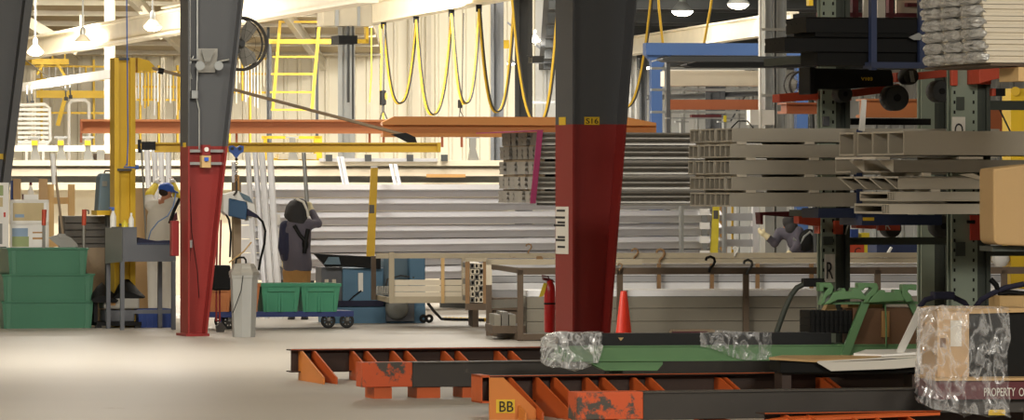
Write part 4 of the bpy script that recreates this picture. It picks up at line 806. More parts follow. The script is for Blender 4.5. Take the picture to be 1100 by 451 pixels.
# ================================================================== DARK PROFILE STACK BEHIND S16
def bundle(fr, x0, yb, n_d, w_, h, L, maker, d0=0.0):
    pass
f = Fr(535, Y=53)
rowsy = [(142, 155.6, 579), (157.2, 170.5, 578.4), (173.6, 187, 577.8), (190, 203, 577), (205.4, 218, 575)]
n5s = ['top row', 'second row', 'third row', 'fourth row', 'bottom row']
n5 = ['topmost row', 'second row from top', 'third row from top', 'fourth row from top', 'bottom row']
def dark_profile(fr, x, y0, y1, d, wd, L):
    o = Q(fr, x, y1, d); s = o.y/F; h = (y1-y0)*s; U, D = fr.U, fr.D
    pts = [(0, 0), (wd*.92, 0), (wd*.80, h*.2), (wd*.94, h*.4), (wd*.80, h*.62), (wd*.94, h*.82), (wd*.88, h), (0, h), (-wd*.0+.0, h*.9), (.02+wd*.06, h*.7), (0, h*.5), (.02+wd*.06, h*.3)]
    outer = [o+D*a+Z*b for a, b in pts]; b = MB(); b.prism(outer, U*L); return b
nth = ['first', 'second', 'third', 'fourth', 'fifth', 'sixth', 'seventh', 'eighth']
for ri, (y0, y1, x) in enumerate(rowsy):
    for k in range(7):
        jit = random.uniform(-1.2, 1.2)
        o0 = f.P(x+jit*.0, y1, k*.235)
        o = dark_profile(f, x, y0, y1, k*.235+.0, .225, 2.75).build('dark_profile', 'tube_dark')
        o.location += f.U*random.uniform(-.02, .02)
        tag(o, 'dark ribbed profile in the strapped stack, %s, %s end from the right' % (n5s[ri], nth[k]), 'profile', 'strapped dark profiles')
for ri in range(4):
    yb = rowsy[ri][1]; yn = rowsy[ri+1][0]
    for kx, dx in (('left', 3), ('right', 70)):
        b = MB(); b.bx(f, 580+dx*.4, yb+.15, 584+dx*.4, yn-.1, .02, 1.6); tag(b.build('spacer_strip', 'wood_grey'), 'thin spacer between the strapped dark profiles, %s below the %s' % (kx, n5s[ri]), 'spacer', 'dark stack spacers')
b = MB(); b.pr(f, [(577.5, 139.5), (583.5, 139.5), (575.5, 218.5), (569.5, 218.5)], -.015, -.003); b.pr(f, [(552, 141), (583.5, 139.5), (583.5, 141), (552, 142)], -.012, 1.6); tag(b.build('strap', 'magenta'), 'magenta strap round the dark profile stack', 'strap')
g = thing('stack_stand', 'dark steel stand under the strapped profile stack', 'stand', f.P(630, 300)); g.location.z = 0
for x in (627, 643): MB().bx(f, x, 218.6, x+5, 300, .05, .6, z0=0).build('support_leg', 'dark_col', g)
MB().bx(f, 616, 218.1, 655, 221, .0, 1.5).build('bearer', 'dark_col', g)
# continuation to the right of the column (long channels)
f = Fr(660, Y=56.5)
for i, (y0, y1) in enumerate(((147.5, 159), (161.5, 174.5), (177, 190), (192.5, 205), (207.5, 221))):
    o = f.P(655, y1); s = o.y/F; h = (y1-y0)*s; b = MB()
    b.prism([o+f.D*a+Z*z for a, z in ((0, 0), (0, h*.12), (.10, h*.2), (.10, h*.75), (.03, h*.82), (0, h), (.6, h), (.6, 0))], f.U*3.15)
    tag(b.build('grey_channel', 'tube_dark'), 'grey channel profile right of column S16, %s' % n5[i], 'profile', 'grey channels right of S16')
    if i < 4:
        b = MB(); b.bx(f, 655, y1+.1, 765, y1+2.0, -.02, .6); tag(b.build('white_strip', 'white' if i > 1 else 'tube_cream'), 'pale strip between the grey channels right of S16, below the %s' % n5[i], 'strip', 'pale strips between channels')
g = thing('stack_stand', 'dark steel stand under the grey channels right of column S16', 'stand', f.P(740, 300)); g.location.z = 0
for x in (648, 906): MB().bx(f, x, 221.2, x+4, 300, .12, .3, z0=0).build('support_leg', 'dark_col', g)
# ================================================================== STILLAGES
rng = random.Random(5)
# rear stillage (light grey, weathered) running right
f = Fr(421, Y=63.5, a=5)
g = thing('steel_stillage', 'long weathered beige steel stillage with light slatted side behind the front one', 'stillage', f.P(700, 325)); g.location.z = 0
b = MB(); b.bx(f, 404, 272, 1110, 277.5, 0, .08); b.build('top_rail', 'weathered', g)
b = MB(); b.bx(f, 600, 277.5, 1110, 283, .02, .1); b.build('lower_rail', 'weathered', g)
for x, w_ in ((418, 5.5), (474, 3.5), (496, 4)): MB().bx(f, x, 271 if x < 420 else 277, x+w_, 325.5, -.02, .06).build('upright', 'weathered' if x != 474 else 'wood_l', g)
for i, y in enumerate((300.5, 307, 313.5)): MB().bx(f, 423, y, 500, y+6, .01, .05).build('side_slat', 'tube_cream', g)
MB().bx(f, 418, 318.5, 500, 325.5, -.01, .06).build('bottom_rail', 'weathered', g)
for x in (706, 763, 812, 870, 1046): MB().bx(f, x, 283, x+4, 311, .0, .06).build('hanging_tab', 'rust', g)
b = MB(); b.bx(f, 399, 275, 404, 322, .9, 1.0); b.build('rear_upright', 'weathered_dk', g); b = MB(); b.prism([f.P(404, 322, .98), f.P(420, 325.5, .02), f.P(420, 320, .02), f.P(404, 317, .98)], f.U*.05); b.prism([f.P(404, 277, .98), f.P(420, 277, .02), f.P(420, 273, .02), f.P(404, 273, .98)], f.U*.05); b.build('end_rail', 'weathered', g)
for i in range(5): MB().tube([f.P(406+i*2.6, 308, .3), f.P(405.5+i*2.6, 316, .2)], .02, 6).build('end_pin', 'galv', g)
for x in (500, 760, 1000): MB().bx(f, x+8, 325, x+14, 330, .1, .9, z0=0).build('foot', 'weathered_dk', g)
MB().bx(f, 423, 322, 1100, 325.5, .08, 1.0).build('floor_plate', 'weathered_dk', g)
# load of the rear stillage
for i, (y0, y1, m) in enumerate(((283.5, 289.5, 'alu'), (290, 296, 'alu_white'), (296.6, 303, 'alu_grey'), (303.6, 311.5, 'alu_white'), (312, 322, 'alu_grey'))):
    b = MB(); b.bx(f, 524, y0, 1105, y1, .14+.02*(i % 2), .9); tag(b.build('white_profile', m), 'long pale profile lying in the rear stillage, %s' % n5[i].replace('row', 'layer'), 'profile', 'pale profiles in the rear stillage')
def hook(fr, x, y, hpx, m, label, d=-.03, grp='curved stillage hooks'):
    k = hpx/14.; b = MB(); pts = [(x-4*k, y+3.6*k, d), (x-3.2*k, y+1.2*k, d), (x, y, d), (x+3.2*k, y+1.4*k, d), (x+4*k, y+4.4*k, d), (x+2.6*k, y+7.6*k, d), (x-.5*k, y+10.5*k, d), (x-1*k, y+14*k, d)]
    b.tb(fr, pts, 1.25*k, 7); return tag(b.build('curved_hook', m), label, 'hook', grp)
hook(f, 682, 267, 12, 'rust', 'rusty curved hook on the rear stillage rail right of column S16'); hook(f, 709.5, 267.5, 15, 'rust', 'rusty curved hook on the rear stillage rail above a hanging tab'); hook(f, 790, 265, 10, 'white_pl', 'pale curved hook on the rear stillage rail'); hook(f, 568, 262, 10, 'rust', 'small rusty hook left of column S16')
tag(MB().pr(f, [(576, 279), (577, 275), (582, 275), (584, 279)], -.05, 0).build('rail_lug', 'rust'), 'small rusty lug on the stillage rail left of column S16', 'lug')
# middle stillage whose end frame shows stacked tube ends
f = Fr(503, Y=61.8, a=5); g = thing('tube_stillage', 'short wooden framed stillage end packed with small tube ends', 'stillage', f.P(510, 333)); g.location.z = 0
for x, w_ in ((500, 4.5), (519, 4)): MB().bx(f, x, 279, x+w_, 333, 0, .06).build('upright', 'rust', g)
MB().bx(f, 500, 326, 523, 333, -.01, .06).build('bottom_rail', 'weathered_dk', g); MB().bx(f, 500, 277.5, 523, 281, -.01, .06).build('top_rail', 'weathered', g)
MB().bx(f, 530, 320, 560, 333, .1, .6, z0=0).build('foot', 'weathered_dk', g); MB().bx(f, 505, 329, 560, 333, .06, .6).build('floor_plate', 'weathered_dk', g)
for r_ in range(7):
    for c_ in range(3):
        x = 505.2+c_*4.7+(r_ % 2)*.5; y = 282.8+r_*6.1; b = MB(); t = 1.2
        b.bx(f, x, y, x+4.2, y+.9, .02, 1.4); b.bx(f, x, y+4.6, x+4.2, y+5.5, .02, 1.4); b.bx(f, x, y+.9, x+.8, y+4.6, .02, 1.4); b.bx(f, x+3.4, y+.9, x+4.2, y+4.6, .02, 1.4); b.bx(f, x+.8, y+.9, x+3.4, y+4.6, .3, .32)
        tag(b.build('square_tube', 'tube_cream' if (r_+c_) % 3 else 'tube_dark'), 'small square tube end in the wooden framed stillage, %s column, %s from top' % (('left', 'middle', 'right')[c_], nth[r_]), 'tube', 'small tube ends')
# front stillage
f = Fr(559, gy=366, a=5); dp = 1.9; g = thing('steel_stillage', 'long front steel stillage with brown rails standing on the floor', 'stillage', f.P(780, 366)); g.location.z = 0
b = MB(); b.bx(f, 556, 287.5, 1110, 295, 0, .07); b.build('front_rail', 'weathered_dk', g)
for x in (556, 663, 798.5, 940, 1076): MB().bx(f, x, 290, x+6.2, 366, .0, .07, z0=0).build('upright', 'weathered_dk', g)
MB().bx(f, 556, 358.5, 1110, 366, -.01, .06, z0=.01).build('bottom_rail', 'weathered_dk', g)
o = f.P(522.5, 360, 0); fe = Fr(526, gy=360.5, a=5)
b = MB(); b.bx(fe, 522.5, 279, 528.5, 314, 0, .07); b.build('rear_post_upper', 'tube_cream', g); b = MB(); b.bx(fe, 522.5, 306, 528.5, 360.5, -.005, .07, z0=0); b.build('rear_upright', 'weathered_dk', g)
MB().bx(fe, 522.5, 278.5, 690, 284.5, 0, .07).build('rear_rail', 'weathered', g)
def endbar(ya, yb, ya2, yb2, m, nm_):
    b = MB(); b.prism([fe.P(527.5, ya2, .02), f.P(558, yb2, .03), f.P(558, yb, .03), fe.P(527.5, ya, .02)], f.U*.05); return b.build(nm_, m, g)
endbar(284, 288, 289, 294, 'weathered_dk', 'end_rail'); endbar(354, 357, 360, 366, 'weathered_dk', 'end_rail'); endbar(322, 321, 331, 330, 'tube_dark', 'end_shelf')
for i, (y0, y1, m) in enumerate(((312, 318.5, 'alu_white'), (319, 331, 'tube_taupe'), (331.6, 345, 'tube_taupe'), (345.6, 358, 'tube_taupe'))):  # lower layers in a darker grey beige than the other tubes
    b = MB(); b.bx(f, 566, y0, 1105, y1, .10+.02*(i == 0), 1.0); tag(b.build('wide_profile', m), 'wide pale profile lying in the front stillage, %s' % n5[i].replace('row', 'layer'), 'profile', 'wide profiles in the front stillage')
for i in range(3): tag(MB().bx(f, 531+i*8, 338-(i % 2)*3, 538+i*8, 350, .4, 1.2).build('short_offcut', ('tube_taupe', 'tube_dark', 'tube_taupe')[i]), 'short pale offcut at the left end of the front stillage, %s' % ('left', 'middle', 'right')[i], 'offcut', 'short offcuts')
tag(MB().bx(f, 529, 350, 566, 358, .3, 1.4).build('wood_bearer', 'weathered_dk'), 'brown timber bearer under the short offcuts', 'timber')
hook(f, 763, 275.5, 17, 'black', 'black curved hook like a question mark on the front rail, left one', -.03); hook(f, 803.5, 279, 16, 'dark_col', 'dark curved hook on the front rail above an upright', -.03); hook(f, 666, 283, 8, 'rust', 'small rusty hook on the front rail just right of column S16', -.03)
# extinguisher hung on the column
f = Fr(590, Y=48.1); g = thing('fire_extinguisher', 'red fire extinguisher with yellow tag beside the left flange of column S16', 'extinguisher', f.P(590, 357)); s = f.s; c = f.P(590.5, 357)
MB().lathe(c, [(5.2*s, 0), (6*s, 2*s), (6*s, 44*s), (5.4*s, 50*s), (3*s, 55*s), (2*s, 57*s)], n=18).build('cylinder', 'extinguisher', g); MB().lathe(c+Z*30*s, [(6.15*s, 0), (6.15*s, 2*s)], n=18).build('band', 'black', g)
b = MB(); b.tb(f, [(590, 301, 0), (589, 297, 0), (582, 296, 0)], .9); b.pr(f, [(583, 297.5), (594, 300), (596, 303), (584, 301)], -.02, .02); b.build('valve_handle', 'maroon', g); MB().pr(f, [(584, 304), (588, 304), (584, 318), (579, 319)], -.04, -.035).build('inspection_tag', 'yolk', g)
MB().bx(f, 590, 330, 600, 333, .05, .11).build('wall_bracket', 'black', g)
# traffic cone
f = Fr(670, Y=51); g = thing('traffic_cone', 'orange red traffic cone right of column S16', 'cone', f.P(670, 389.2)); g.location.z = 0; s = f.s; c = f.P(670, 389, 0); c.z = 0
MB().lathe(c, [(12.5*s, .03), (11.5*s, .06), (3.4*s, 76*s), (2.6*s, 76.6*s), (2.2*s, 76*s)], n=24).build('cone_body', 'cone', g); MB().obox(c+Vector((-.19, -.19, 0)), Vector((.38, 0, 0)), Vector((0, .38, 0)), Z*.035).build('cone_base', 'cone', g)
# ================================================================== DUNNAGE BEAMS ON THE FLOOR
def dunnage(name, x0, x1, ytop, ybot, fr, gussets, label, L_g, first_m='d_orange_l', hollow=False, web='brown_steel', gp=None):
    g = thing(name, label, 'beam', fr.P((x0+x1)/2, ybot)); g.location.z = 0
    b = MB(); b.bx(fr, x0, ytop+1.2, x1, ybot, .10, .13); b.bx(fr, x0, ytop, x1, ytop+1.4, -.0, .22); b.bx(fr, x0, ybot-1.2, x1, ybot, .0, .22); b.build('steel_beam', web, g)
    b = MB(); b.bx(fr, x0, ytop-.35, x1, ytop+.3, -.012, .0); b.build('top_edge', 'd_orange', g)
    for i, x in enumerate(gussets):
        o = fr.P(x, ytop+1, .10); o0 = Vector((o.x, o.y, 0)); h = o.z; D = -fr.D
        b = MB(); b.prism([o0, o0+Z*h, o0+Z*h+D*.14, o0+D*L_g+Z*h*.22, o0+D*L_g], fr.U*.016); c = b.build('gusset_foot', first_m if i == 0 else 'd_orange', g)
        if i == 0: first = (c, o0, h)
    return g, first
fA = Fr(313, gy=413.5); fA = Fr(313, Y=fA.Y+1.05)
gA, _ = dunnage('dunnage_beam', 313, 640, 375.5, 400, fA, (320.5, 334, 375, 390, 418, 433, 473, 488, 530, 545), 'farthest dark floor beam standing on orange triangular feet', 1.05)
fC = Fr(517, gy=453); fC = Fr(517, Y=fC.Y+1.1)
gC, (bb, o0, h) = dunnage('dunnage_beam', 517, 1010, 404, 432, fC, (525, 543, 572, 591, 625, 643, 676, 693, 767, 774, 876, 883), 'floor beam on orange triangular feet whose first foot reads BB', 1.1)
MB().bx(fC, 516.5, 403, 526, 405.5, -.06, .24).build('end_frame', 'd_orange', gC); b = MB(); b.bx(fC, 516.5, 403, 518.2, 433, -.06, .24); b.bx(fC, 516.5, 431, 526, 433, -.06, .24); b.build('end_frame', 'd_orange', gC)
# BB plate: it stands on the first foot, turned towards the view
fB = Fr(526, Y=38.6, a=3)
b = MB(); b.pr(fB, [(525.5, 405.5), (541, 405.5), (576, 440), (576, 455), (525.5, 455)], -.02, .0); p = b.build('end_plate', 'd_orange_l', gC)
lb = MB().bx(fB, 533, 429, 553, 443.5, -.024, -.02).build('letter_plate', 'yellow_b', gC); label_text('BB', fB, 536.5, 442, 551.5, 11, -.025, 'ink', lb)
fE = Fr(817, gy=480); fE = Fr(817, Y=fE.Y+1.0)
gE, _ = dunnage('dunnage_beam', 822, 1100, 444, 478, fE, (838, 862, 905, 930, 965), 'nearest floor beam with orange triangular feet at the bottom edge', 1.0, 'd_orange')
b = MB(); b.prism([fE.P(818, 451, -.1), fE.P(872, 443.2, .15), fE.P(1010, 441.5, .2), fE.P(1010, 443, -.1), fE.P(830, 451, -.12)], Z*-.02); b.build('orange_flange', 'd_orange', gE)
def frontbeam(name, x0, x1, xpaint, ytop, ybot, fr, feet, label):
    g = thing(name, label, 'beam', fr.P((x0+x1)/2, ybot)); g.location.z = 0
    b = MB(); b.bx(fr, xpaint, ytop, x1, ybot, 0, .24); b.bx(fr, xpaint, ytop-.4, x1, ytop+1.5, -.01, .25); b.build('steel_beam', 'dark_steel', g, bevel=.006)
    b = MB(); b.bx(fr, x0, ytop, xpaint, ybot, -.004, .244); b.build('painted_end', 'd_orange_worn', g, bevel=.006)
    for (xa, xb) in feet: MB().bx(fr, xa, ybot, xb, ybot+10, .02, .36, z0=0).build('block_foot', 'd_orange', g)
    return g
fBm = Fr(389, gy=428.5)
gB = frontbeam('front_beam', 389.5, 912, 443, 389.5, 416, fBm, ((402, 421), (448, 473), (497, 522), (570, 595), (710, 735), (850, 875)), 'dark floor beam with a short worn orange end on block feet')
fD = Fr(620, gy=470)
gD = frontbeam('front_beam', 620, 1010, 691, 421.5, 451, fD, ((640, 665), (760, 785), (900, 925)), 'nearest long dark floor beam with a worn orange end')
# ================================================================== GREEN CRADLE WITH BLACK STOCK
f = Fr(760, Y=41.3, a=8)
g = thing('green_cradle', 'green steel cradle with hooked arms carrying black stock', 'cradle', f.P(790, 392)); g.location.z = 0
b = MB(); b.bx(f, 596, 372.5, 995, 388, 0, .05); b.bx(f, 596, 371.5, 995, 373.5, 0, .5); b.bx(f, 596, 386.5, 995, 388.5, -.02, .5); b.build('long_beam', 'green_crane', g)
MB().pr(f, [(630, 388), (712, 386), (712, 391), (706, 398), (650, 398)], .0, .4).build('lower_bracket', 'green_crane', g)
for x in (655, 870): MB().bx(f, x, 388.5 if x > 700 else 397, x+14, 400, .12, .4, z0=0).build('foot', 'dark_steel', g)
b = MB(); b.prism([f.P(900, 391, -.06), f.P(909, 391, -.06), f.P(934, 326, -.06), f.P(926, 324, -.06)], f.D*.06); b.build('diagonal_brace', 'green_crane', g)
b = MB(); b.prism([f.P(985, 345, .0), f.P(991, 345, .0), f.P(981, 322, .0), f.P(974, 322, .0)], f.D*.06); b.build('diagonal_brace', 'green_crane', g)
def chook(pts, d0=-.1, d1=.05, nm_='hook_arm'): return MB().pr(f, pts, d0, d1).build(nm_, 'green_crane', g, bevel=.008)
chook([(880, 303.5), (893, 303.5), (896, 308), (894, 315), (888, 319), (885.5, 326), (881.5, 328), (884, 319), (887, 312.5), (890, 309.5), (885, 308.5), (885, 313), (880.5, 313)])
chook([(884, 328), (892, 320), (895, 314), (904, 312), (904, 309.5), (908, 309.5), (909, 313), (915, 313), (916, 309), (924, 309), (926, 313), (931, 319), (931, 322), (918, 321), (900, 322), (892, 326)])
chook([(922, 303.5), (942, 304), (944, 309), (941, 316), (936, 319), (932, 325), (928, 325), (929.5, 318), (934, 313), (937, 310), (934, 308.5), (930, 309), (927, 312), (922, 311)])
chook([(932, 325), (938, 318), (944, 312), (951, 311.5), (951, 314), (961, 314), (961, 311), (967, 311), (970, 318), (972, 323), (938, 325)])
chook([(970, 305.5), (985, 305.5), (985, 312), (980, 311.5), (977, 310.5), (975, 313), (979, 317), (981, 323), (974, 325), (969, 318)])
b = MB(); b.bx(f, 884, 324, 986, 327, .0, .06); b.build('arm_bar', 'green_crane', g)
for x in (948, 988): MB().bx(f, x, 326, x+4, 373, .2, .26).build('upright', 'green_crane', g)
tag(MB().tb(f, [(951, 326, -.01), (952, 350, -.02), (952, 372, -.02)], .9).build('green_strap', 'green_crane'), 'thin green strap hanging in front of the brown carton', 'strap')
for i in range(3):
    d = .02+i*.15; b = MB(); b.bx(f, 600, 358.6, 893, 371.4, d, d+.14); b.bx(f, 600, 358.0, 893, 359, d+.02, d+.12)
    tag(b.build('black_profile', 'black_gloss'), 'long black profile on the green cradle, %s of three' % ('front one', 'middle one', 'rear one')[i], 'profile', 'black profiles on the cradle')
tag(MB().pr(f, [(664, 362.5), (670, 362.5), (667, 366)], .012, .019).build('torn_sticker', 'wood_l'), 'small torn sticker on the black profile below the cone', 'sticker')
tag(MB().pr(f, [(722, 357.6), (724, 354.3), (768, 354.0), (768, 357.8)], .12, .3).build('wood_batten', 'wood_grey'), 'thin wooden batten lying on the black profiles', 'batten'); tag(MB().bx(f, 723, 356.0, 760, 357.9, .05, .11).build('red_strip', 'maroon'), 'thin red strip along the wooden batten', 'strip')
# crumpled film round the end of the stock
def crumple(rings, amp, seed, rnd=True):
    r = random.Random(seed); out = []
    for rg in rings:
        out.append([p+Vector((r.uniform(-amp, amp), r.uniform(-amp, amp), r.uniform(-amp, amp))) for p in rg])
    return MB().rings(out, False, False)
def sect(x, yt, yb, d0, d1, n=7):
    pts = []
    for i in range(n): pts.append(f.P(x, yt, d0+(d1-d0)*(1-i/(n-1))))
    for i in range(1, n): pts.append(f.P(x, yt+(yb-yt)*i/n, d0))
    for i in range(n): pts.append(f.P(x, yb, d0+(d1-d0)*i/(n-1)))
    for i in range(1, n): pts.append(f.P(x, yb-(yb-yt)*i/n, d1))
    return pts
secs = [(581, 372, 383, .1, .35), (582, 364, 388, .02, .48), (587, 359, 392, -.04, .52), (594, 357.2, 394, -.05, .53), (602, 357.2, 393.5, -.045, .53), (610, 357, 396, -.05, .53), (618, 357, 397.5, -.05, .53), (626, 357, 395, -.05, .53), (634, 357, 391.5, -.04, .53), (641, 357, 388.8, -.035, .53), (647, 357.2, 376, -.035, .53)]
tag(crumple([sect(*q) for q in secs], .012, 4).build('plastic_wrap', 'film_thick'), 'crumpled clear plastic wrap round the left end of the cradle stock', 'wrap')
secs = [(752, 357.2, 372, -.02, .5), (762, 356, 374, -.03, .5), (775, 354.5, 378, -.035, .5), (788, 356.5, 384, -.035, .5), (800, 356, 386, -.035, .5), (815, 356.8, 386, -.035, .5), (829, 357, 386, -.03, .5)]
tag(crumple([sect(*q) for q in secs], .007, 9).build('plastic_wrap', 'film2'), 'clear film draped over the middle of the black stock', 'wrap')
# black crates, carton, pale boards
for i in range(3):
    y1 = 358-i*8.1; b = MB(); b.bx(f, 870, y1-7.8, 915, y1, .05, .5); o = b.build('black_crate', 'black_matte'); tag(o, 'black stacked tray on the cradle beside the brown carton, %s' % ('lowest', 'middle', 'topmost')[i], 'tray', 'black trays')
    b = MB()
    for k in range(9): b.bx(f, 871.5+k*5, y1-8.6, 874.5+k*5, y1-1.2, .03, .05)
    b.build('side_rib', 'black', o)
b = MB(); b.bx(f, 916, 331, 984, 371.4, .06, .5); tag(b.build('brown_carton', 'card_dark'), 'dark brown carton on the green cradle behind the diagonal brace', 'box')
tag(MB().bx(f, 947, 334, 955.5, 362, .03, .055).build('wood_batten', 'wood'), 'upright light wooden batten in front of the brown carton', 'batten'); tag(MB().bx(f, 911, 325.5, 948, 330.8, .1, .4).build('wood_batten', 'wood'), 'orange brown wooden batten lying on top of the carton', 'batten')
tag(MB().pr(f, [(886, 333.2), (890, 326), (897, 327), (899, 333.2)], .15, .3).build('pale_stone', 'wood_l'), 'small pale lump on the topmost black tray', 'lump')
tag(MB().tb(f, [(834, 357.5, .3), (843, 332, .3), (850, 317, .3), (856, 309, .3), (866, 304, .3), (886, 304, .3)], 3.0).build('bent_pipe', 'rack_dark'), 'thick dark bent pipe rising from the black stock to the post marked R', 'pipe')
tag(MB().bx(f, 864, 299, 885, 308, .25, .4).build('clamp_block', 'black', bevel=.01), 'black clamp block at the top of the bent pipe', 'clamp')
fp = Fr(965, Y=39.6, a=10); b = MB(); b.pr(fp, [(961.5, 382), (969.5, 382), (993, 334), (987, 329)], -.02, .02); tag(b.build('white_board', 'white_pl'), 'white board leaning against the wrapped carton', 'board')
# dark tray with papers
fp = Fr(830, Y=39.0, a=6); b = MB(); b.bx(fp, 838, 388, 1000, 401, .15, .7); g = b.build('dark_tray', 'black_matte', bevel=.01); tag(g, 'dark steel tray carrying papers in front of the green cradle', 'tray')
MB().bx(fp, 845, 400.8, 995, 402, .3, .6, z0=.34 if False else None).build('tray_lip', 'dark_steel', g)
def sheet(name, m, pts, label, cat, t=.012):
    P = [fp.P(*p) for p in pts]; return tag(MB().prism(P, Z*t).build(name, m), label, cat)
sheet('cardboard_sheet', 'kraft', [(826, 386.2, .12), (875, 389, .12), (945, 386.5, .14), (948, 384, .4), (905, 384.6, .7), (840, 384, .72)], 'flat brown cardboard sheet on the dark tray', 'cardboard', .02)
b = MB(); b.pr(fp, [(878, 389.5), (948, 386.8), (996, 383), (996, 393), (960, 396), (893, 398.5)], .08, .1); b.prism([fp.P(878, 389.5, .08), fp.P(996, 383, .08), fp.P(996, 379.5, .6), fp.P(917, 382.5, .6)], Z*.012); tag(b.build('paper_stack', 'paper'), 'stack of grey white papers hanging over the front of the dark tray', 'paper')
sheet('white_sheet', 'white', [(917, 382.5, .45), (950, 384, .3), (996, 380.5, .3), (996, 377.5, .75), (930, 378.5, .75)], 'white curled sheet beside the leaning white board', 'paper', .025)
b = MB(); b.bx(fp, 840, 401, 850, 402, .2, .6, z0=0); tag(b.build('timber_block', 'brown_steel'), 'dark block under the left end of the paper tray', 'block'); b = MB(); b.bx(fp, 980, 401, 990, 402, .2, .6, z0=0); tag(b.build('timber_block', 'brown_steel'), 'dark block under the right end of the paper tray', 'block')
# ================================================================== WRAPPED CARTON ON PROPERTY PALLET
f = Fr(991, Y=36.2, a=6)
g = thing('wrapped_carton', 'tall kraft carton with dark side wrapped in clear film at the right', 'carton', f.P(1040, 405))
b = MB(); b.pr(f, [(1007, 332), (1041, 333), (1041, 409), (1007, 407)], .0, .7); b.build('kraft_box', 'kraft2', g)
b = MB(); b.pr(f, [(1041.5, 337), (1110, 334), (1110, 409), (1041.5, 409)], .02, .7); b.build('dark_box', 'black_matte', g); b = MB(); b.pr(f, [(1006, 333.5), (1012, 331), (1110, 331), (1110, 335), (1041, 337), (1041, 334)], -.01, .7); b.build('lid_flap', 'kraft', g)
MB().bx(f, 1021, 344, 1033, 372, -.006, 0).build('shipping_label', 'paper', g); MB().bx(f, 1010, 363, 1016, 373, -.004, 0).build('brown_tape', 'card_dark', g)
f2 = Fr(988, Y=35.9, a=6); g2 = thing('property_skid', 'dark red painted skid lettered PROPERTY under the wrapped carton', 'skid', f2.P(1040, 440)); g2.location.z = 0
MB().bx(f2, 1005, 408.5, 1115, 429, .0, .8).build('red_face', 'maroon', g2); MB().bx(f2, 1004, 406.5, 1115, 409, -.02, .8).build('top_board', 'kraft', g2); MB().bx(f2, 1010, 429, 1115, 443, .05, .75).build('lower_board', 'dark_steel', g2)
label_text('PROPERTY', f2, 1057, 425.5, 1090.5, 9, -.003, 'paper', g2); label_text('O', f2, 1094.5, 425.5, 1100, 9, -.003, 'paper', g2)
MB().bx(f2, 1062, 440, 1080, 446, .035, .05).build('yellow_plate', 'yellow_b', g2)
f = f2
secs = []
for (x, yt, yb) in ((985, 404, 427), (988, 333, 432), (1000, 331, 438), (1012, 329.5, 443), (1025, 331, 441), (1038, 330, 446), (1050, 331, 443), (1062, 330, 447), (1076, 331.5, 444), (1084, 332, 447)): secs.append(sect(x, yt, yb, -.05, .86, 12))
tag(crumple(secs, .02, 12).build('stretch_film', 'film'), 'crinkled clear stretch film around the kraft carton and red skid', 'wrap')
# ================================================================== BIG RACK AT THE RIGHT
RK = thing('cantilever_rack', 'big green and orange cantilever rack with posts lettered R and O', 'rack', (4.2, 43, 0))
def rack_post(fr, x0, x1, x2, letter=None, plate=None, top=6.95, holes=(), dk='rack_dark'):
    b = MB(); o = fr.P(x0, 300, 0); wd = (fr.P(x1, 300)-o).dot(fr.U); o.z = 0; b.obox(o, fr.U*wd, fr.D*.03, Z*top); b.obox(o+fr.D*.1, fr.U*wd, fr.D*.03, Z*top); b.obox(o+fr.U*(wd/2-.01)+fr.D*.03, fr.U*.02, fr.D*.07, Z*top)
    s = fr.s; b.cur = 1
    for hx in holes:
        y = -5
        while y < 325:
            p = fr.P(hx, y, -.003); b.obox(p, fr.U*2.0*s, fr.D*.004, Z*3.6*s); y += 10.6
    g = b.build('rack_post', 'rack_green', RK, m2='black')
    b = MB(); w2 = (fr.P(x2, 300)-fr.P(x1, 300)).dot(fr.U); q = o+fr.U*wd; b.obox(q+fr.D*.005, fr.U*w2*.3, fr.D*.13, Z*top); b.obox(q+fr.U*w2*.3+fr.D*.05, fr.U*w2*.4, fr.D*.05, Z*top); b.obox(q+fr.U*w2*.7+fr.D*.02, fr.U*w2*.3, fr.D*.12, Z*top); b.build('side_channel', dk, g)
    if letter:
        x_0, y_0, x_1, y_1 = plate; MB().bx(fr, x_0, y_0, x_1, y_1, -.012, -.0045).build('letter_plate', 'paper', g)
        label_text(letter, fr, x_0+(x_1-x_0)*.18, y_1-(y_1-y_0)*.12, x_1-(x_1-x_0)*.18, (y_1-y_0)*.6, -.013, 'ink', g)
    return g
fR = Fr(882, Y=44.4); gR = rack_post(fR, 882.5, 898, 914, 'R', (886, 273, 897, 303), holes=(884, 894))
b = MB(); b.bx(fR, 885, 125, 891, 135, -.05, 0); b.build('lock_box', 'slate', gR); MB().bx(fR, 884.5, 254, 895, 263, -.03, 0).build('lock_box', 'rack_dark', gR)
fO = Fr(1022, Y=41.9); gO = rack_post(fO, 1022.5, 1050, 1065, 'O', (1022.8, 125.5, 1037, 150), holes=(1024.5, 1045))
MB().bx(fO, 1028, 104, 1036, 118, -.02, 0).build('lock_box', 'rack_dark', gO); MB().bx(fO, 1027, 260, 1037, 275, -.02, 0).build('lock_box', 'rack_dark', gO)
fQ = Fr(993, Y=47.5); gQ = rack_post(fQ, 990, 1004, 1021, dk='rack_dark')
fQ2 = Fr(996, Y=50.5); g = rack_post(fQ2, 994, 1010, 1022, holes=(1007,))
# cross members
b = MB(); b.bx(fR, 912, 255, 1022, 263, .1, .18); b.build('cross_beam', 'rack_dark', RK)
b = MB(); b.bx(fR, 914, 127, 1000, 134, .4, .5); b.build('cross_beam', 'black', RK)
fO2 = Fr(1066, Y=43); b = MB(); b.bx(fO2, 1064, 108, 1110, 118, 0, .1); b.build('cross_beam', 'rack_dark', RK); MB().tb(fO2, [(1074, 118, .05), (1087, 145, .05)], 1).build('brace_rod', 'rack_dark', RK)
b = MB(); b.bx(fO2, 1062, 265, 1110, 275, .0, .1); b.build('cross_beam', 'rack_dark', RK)
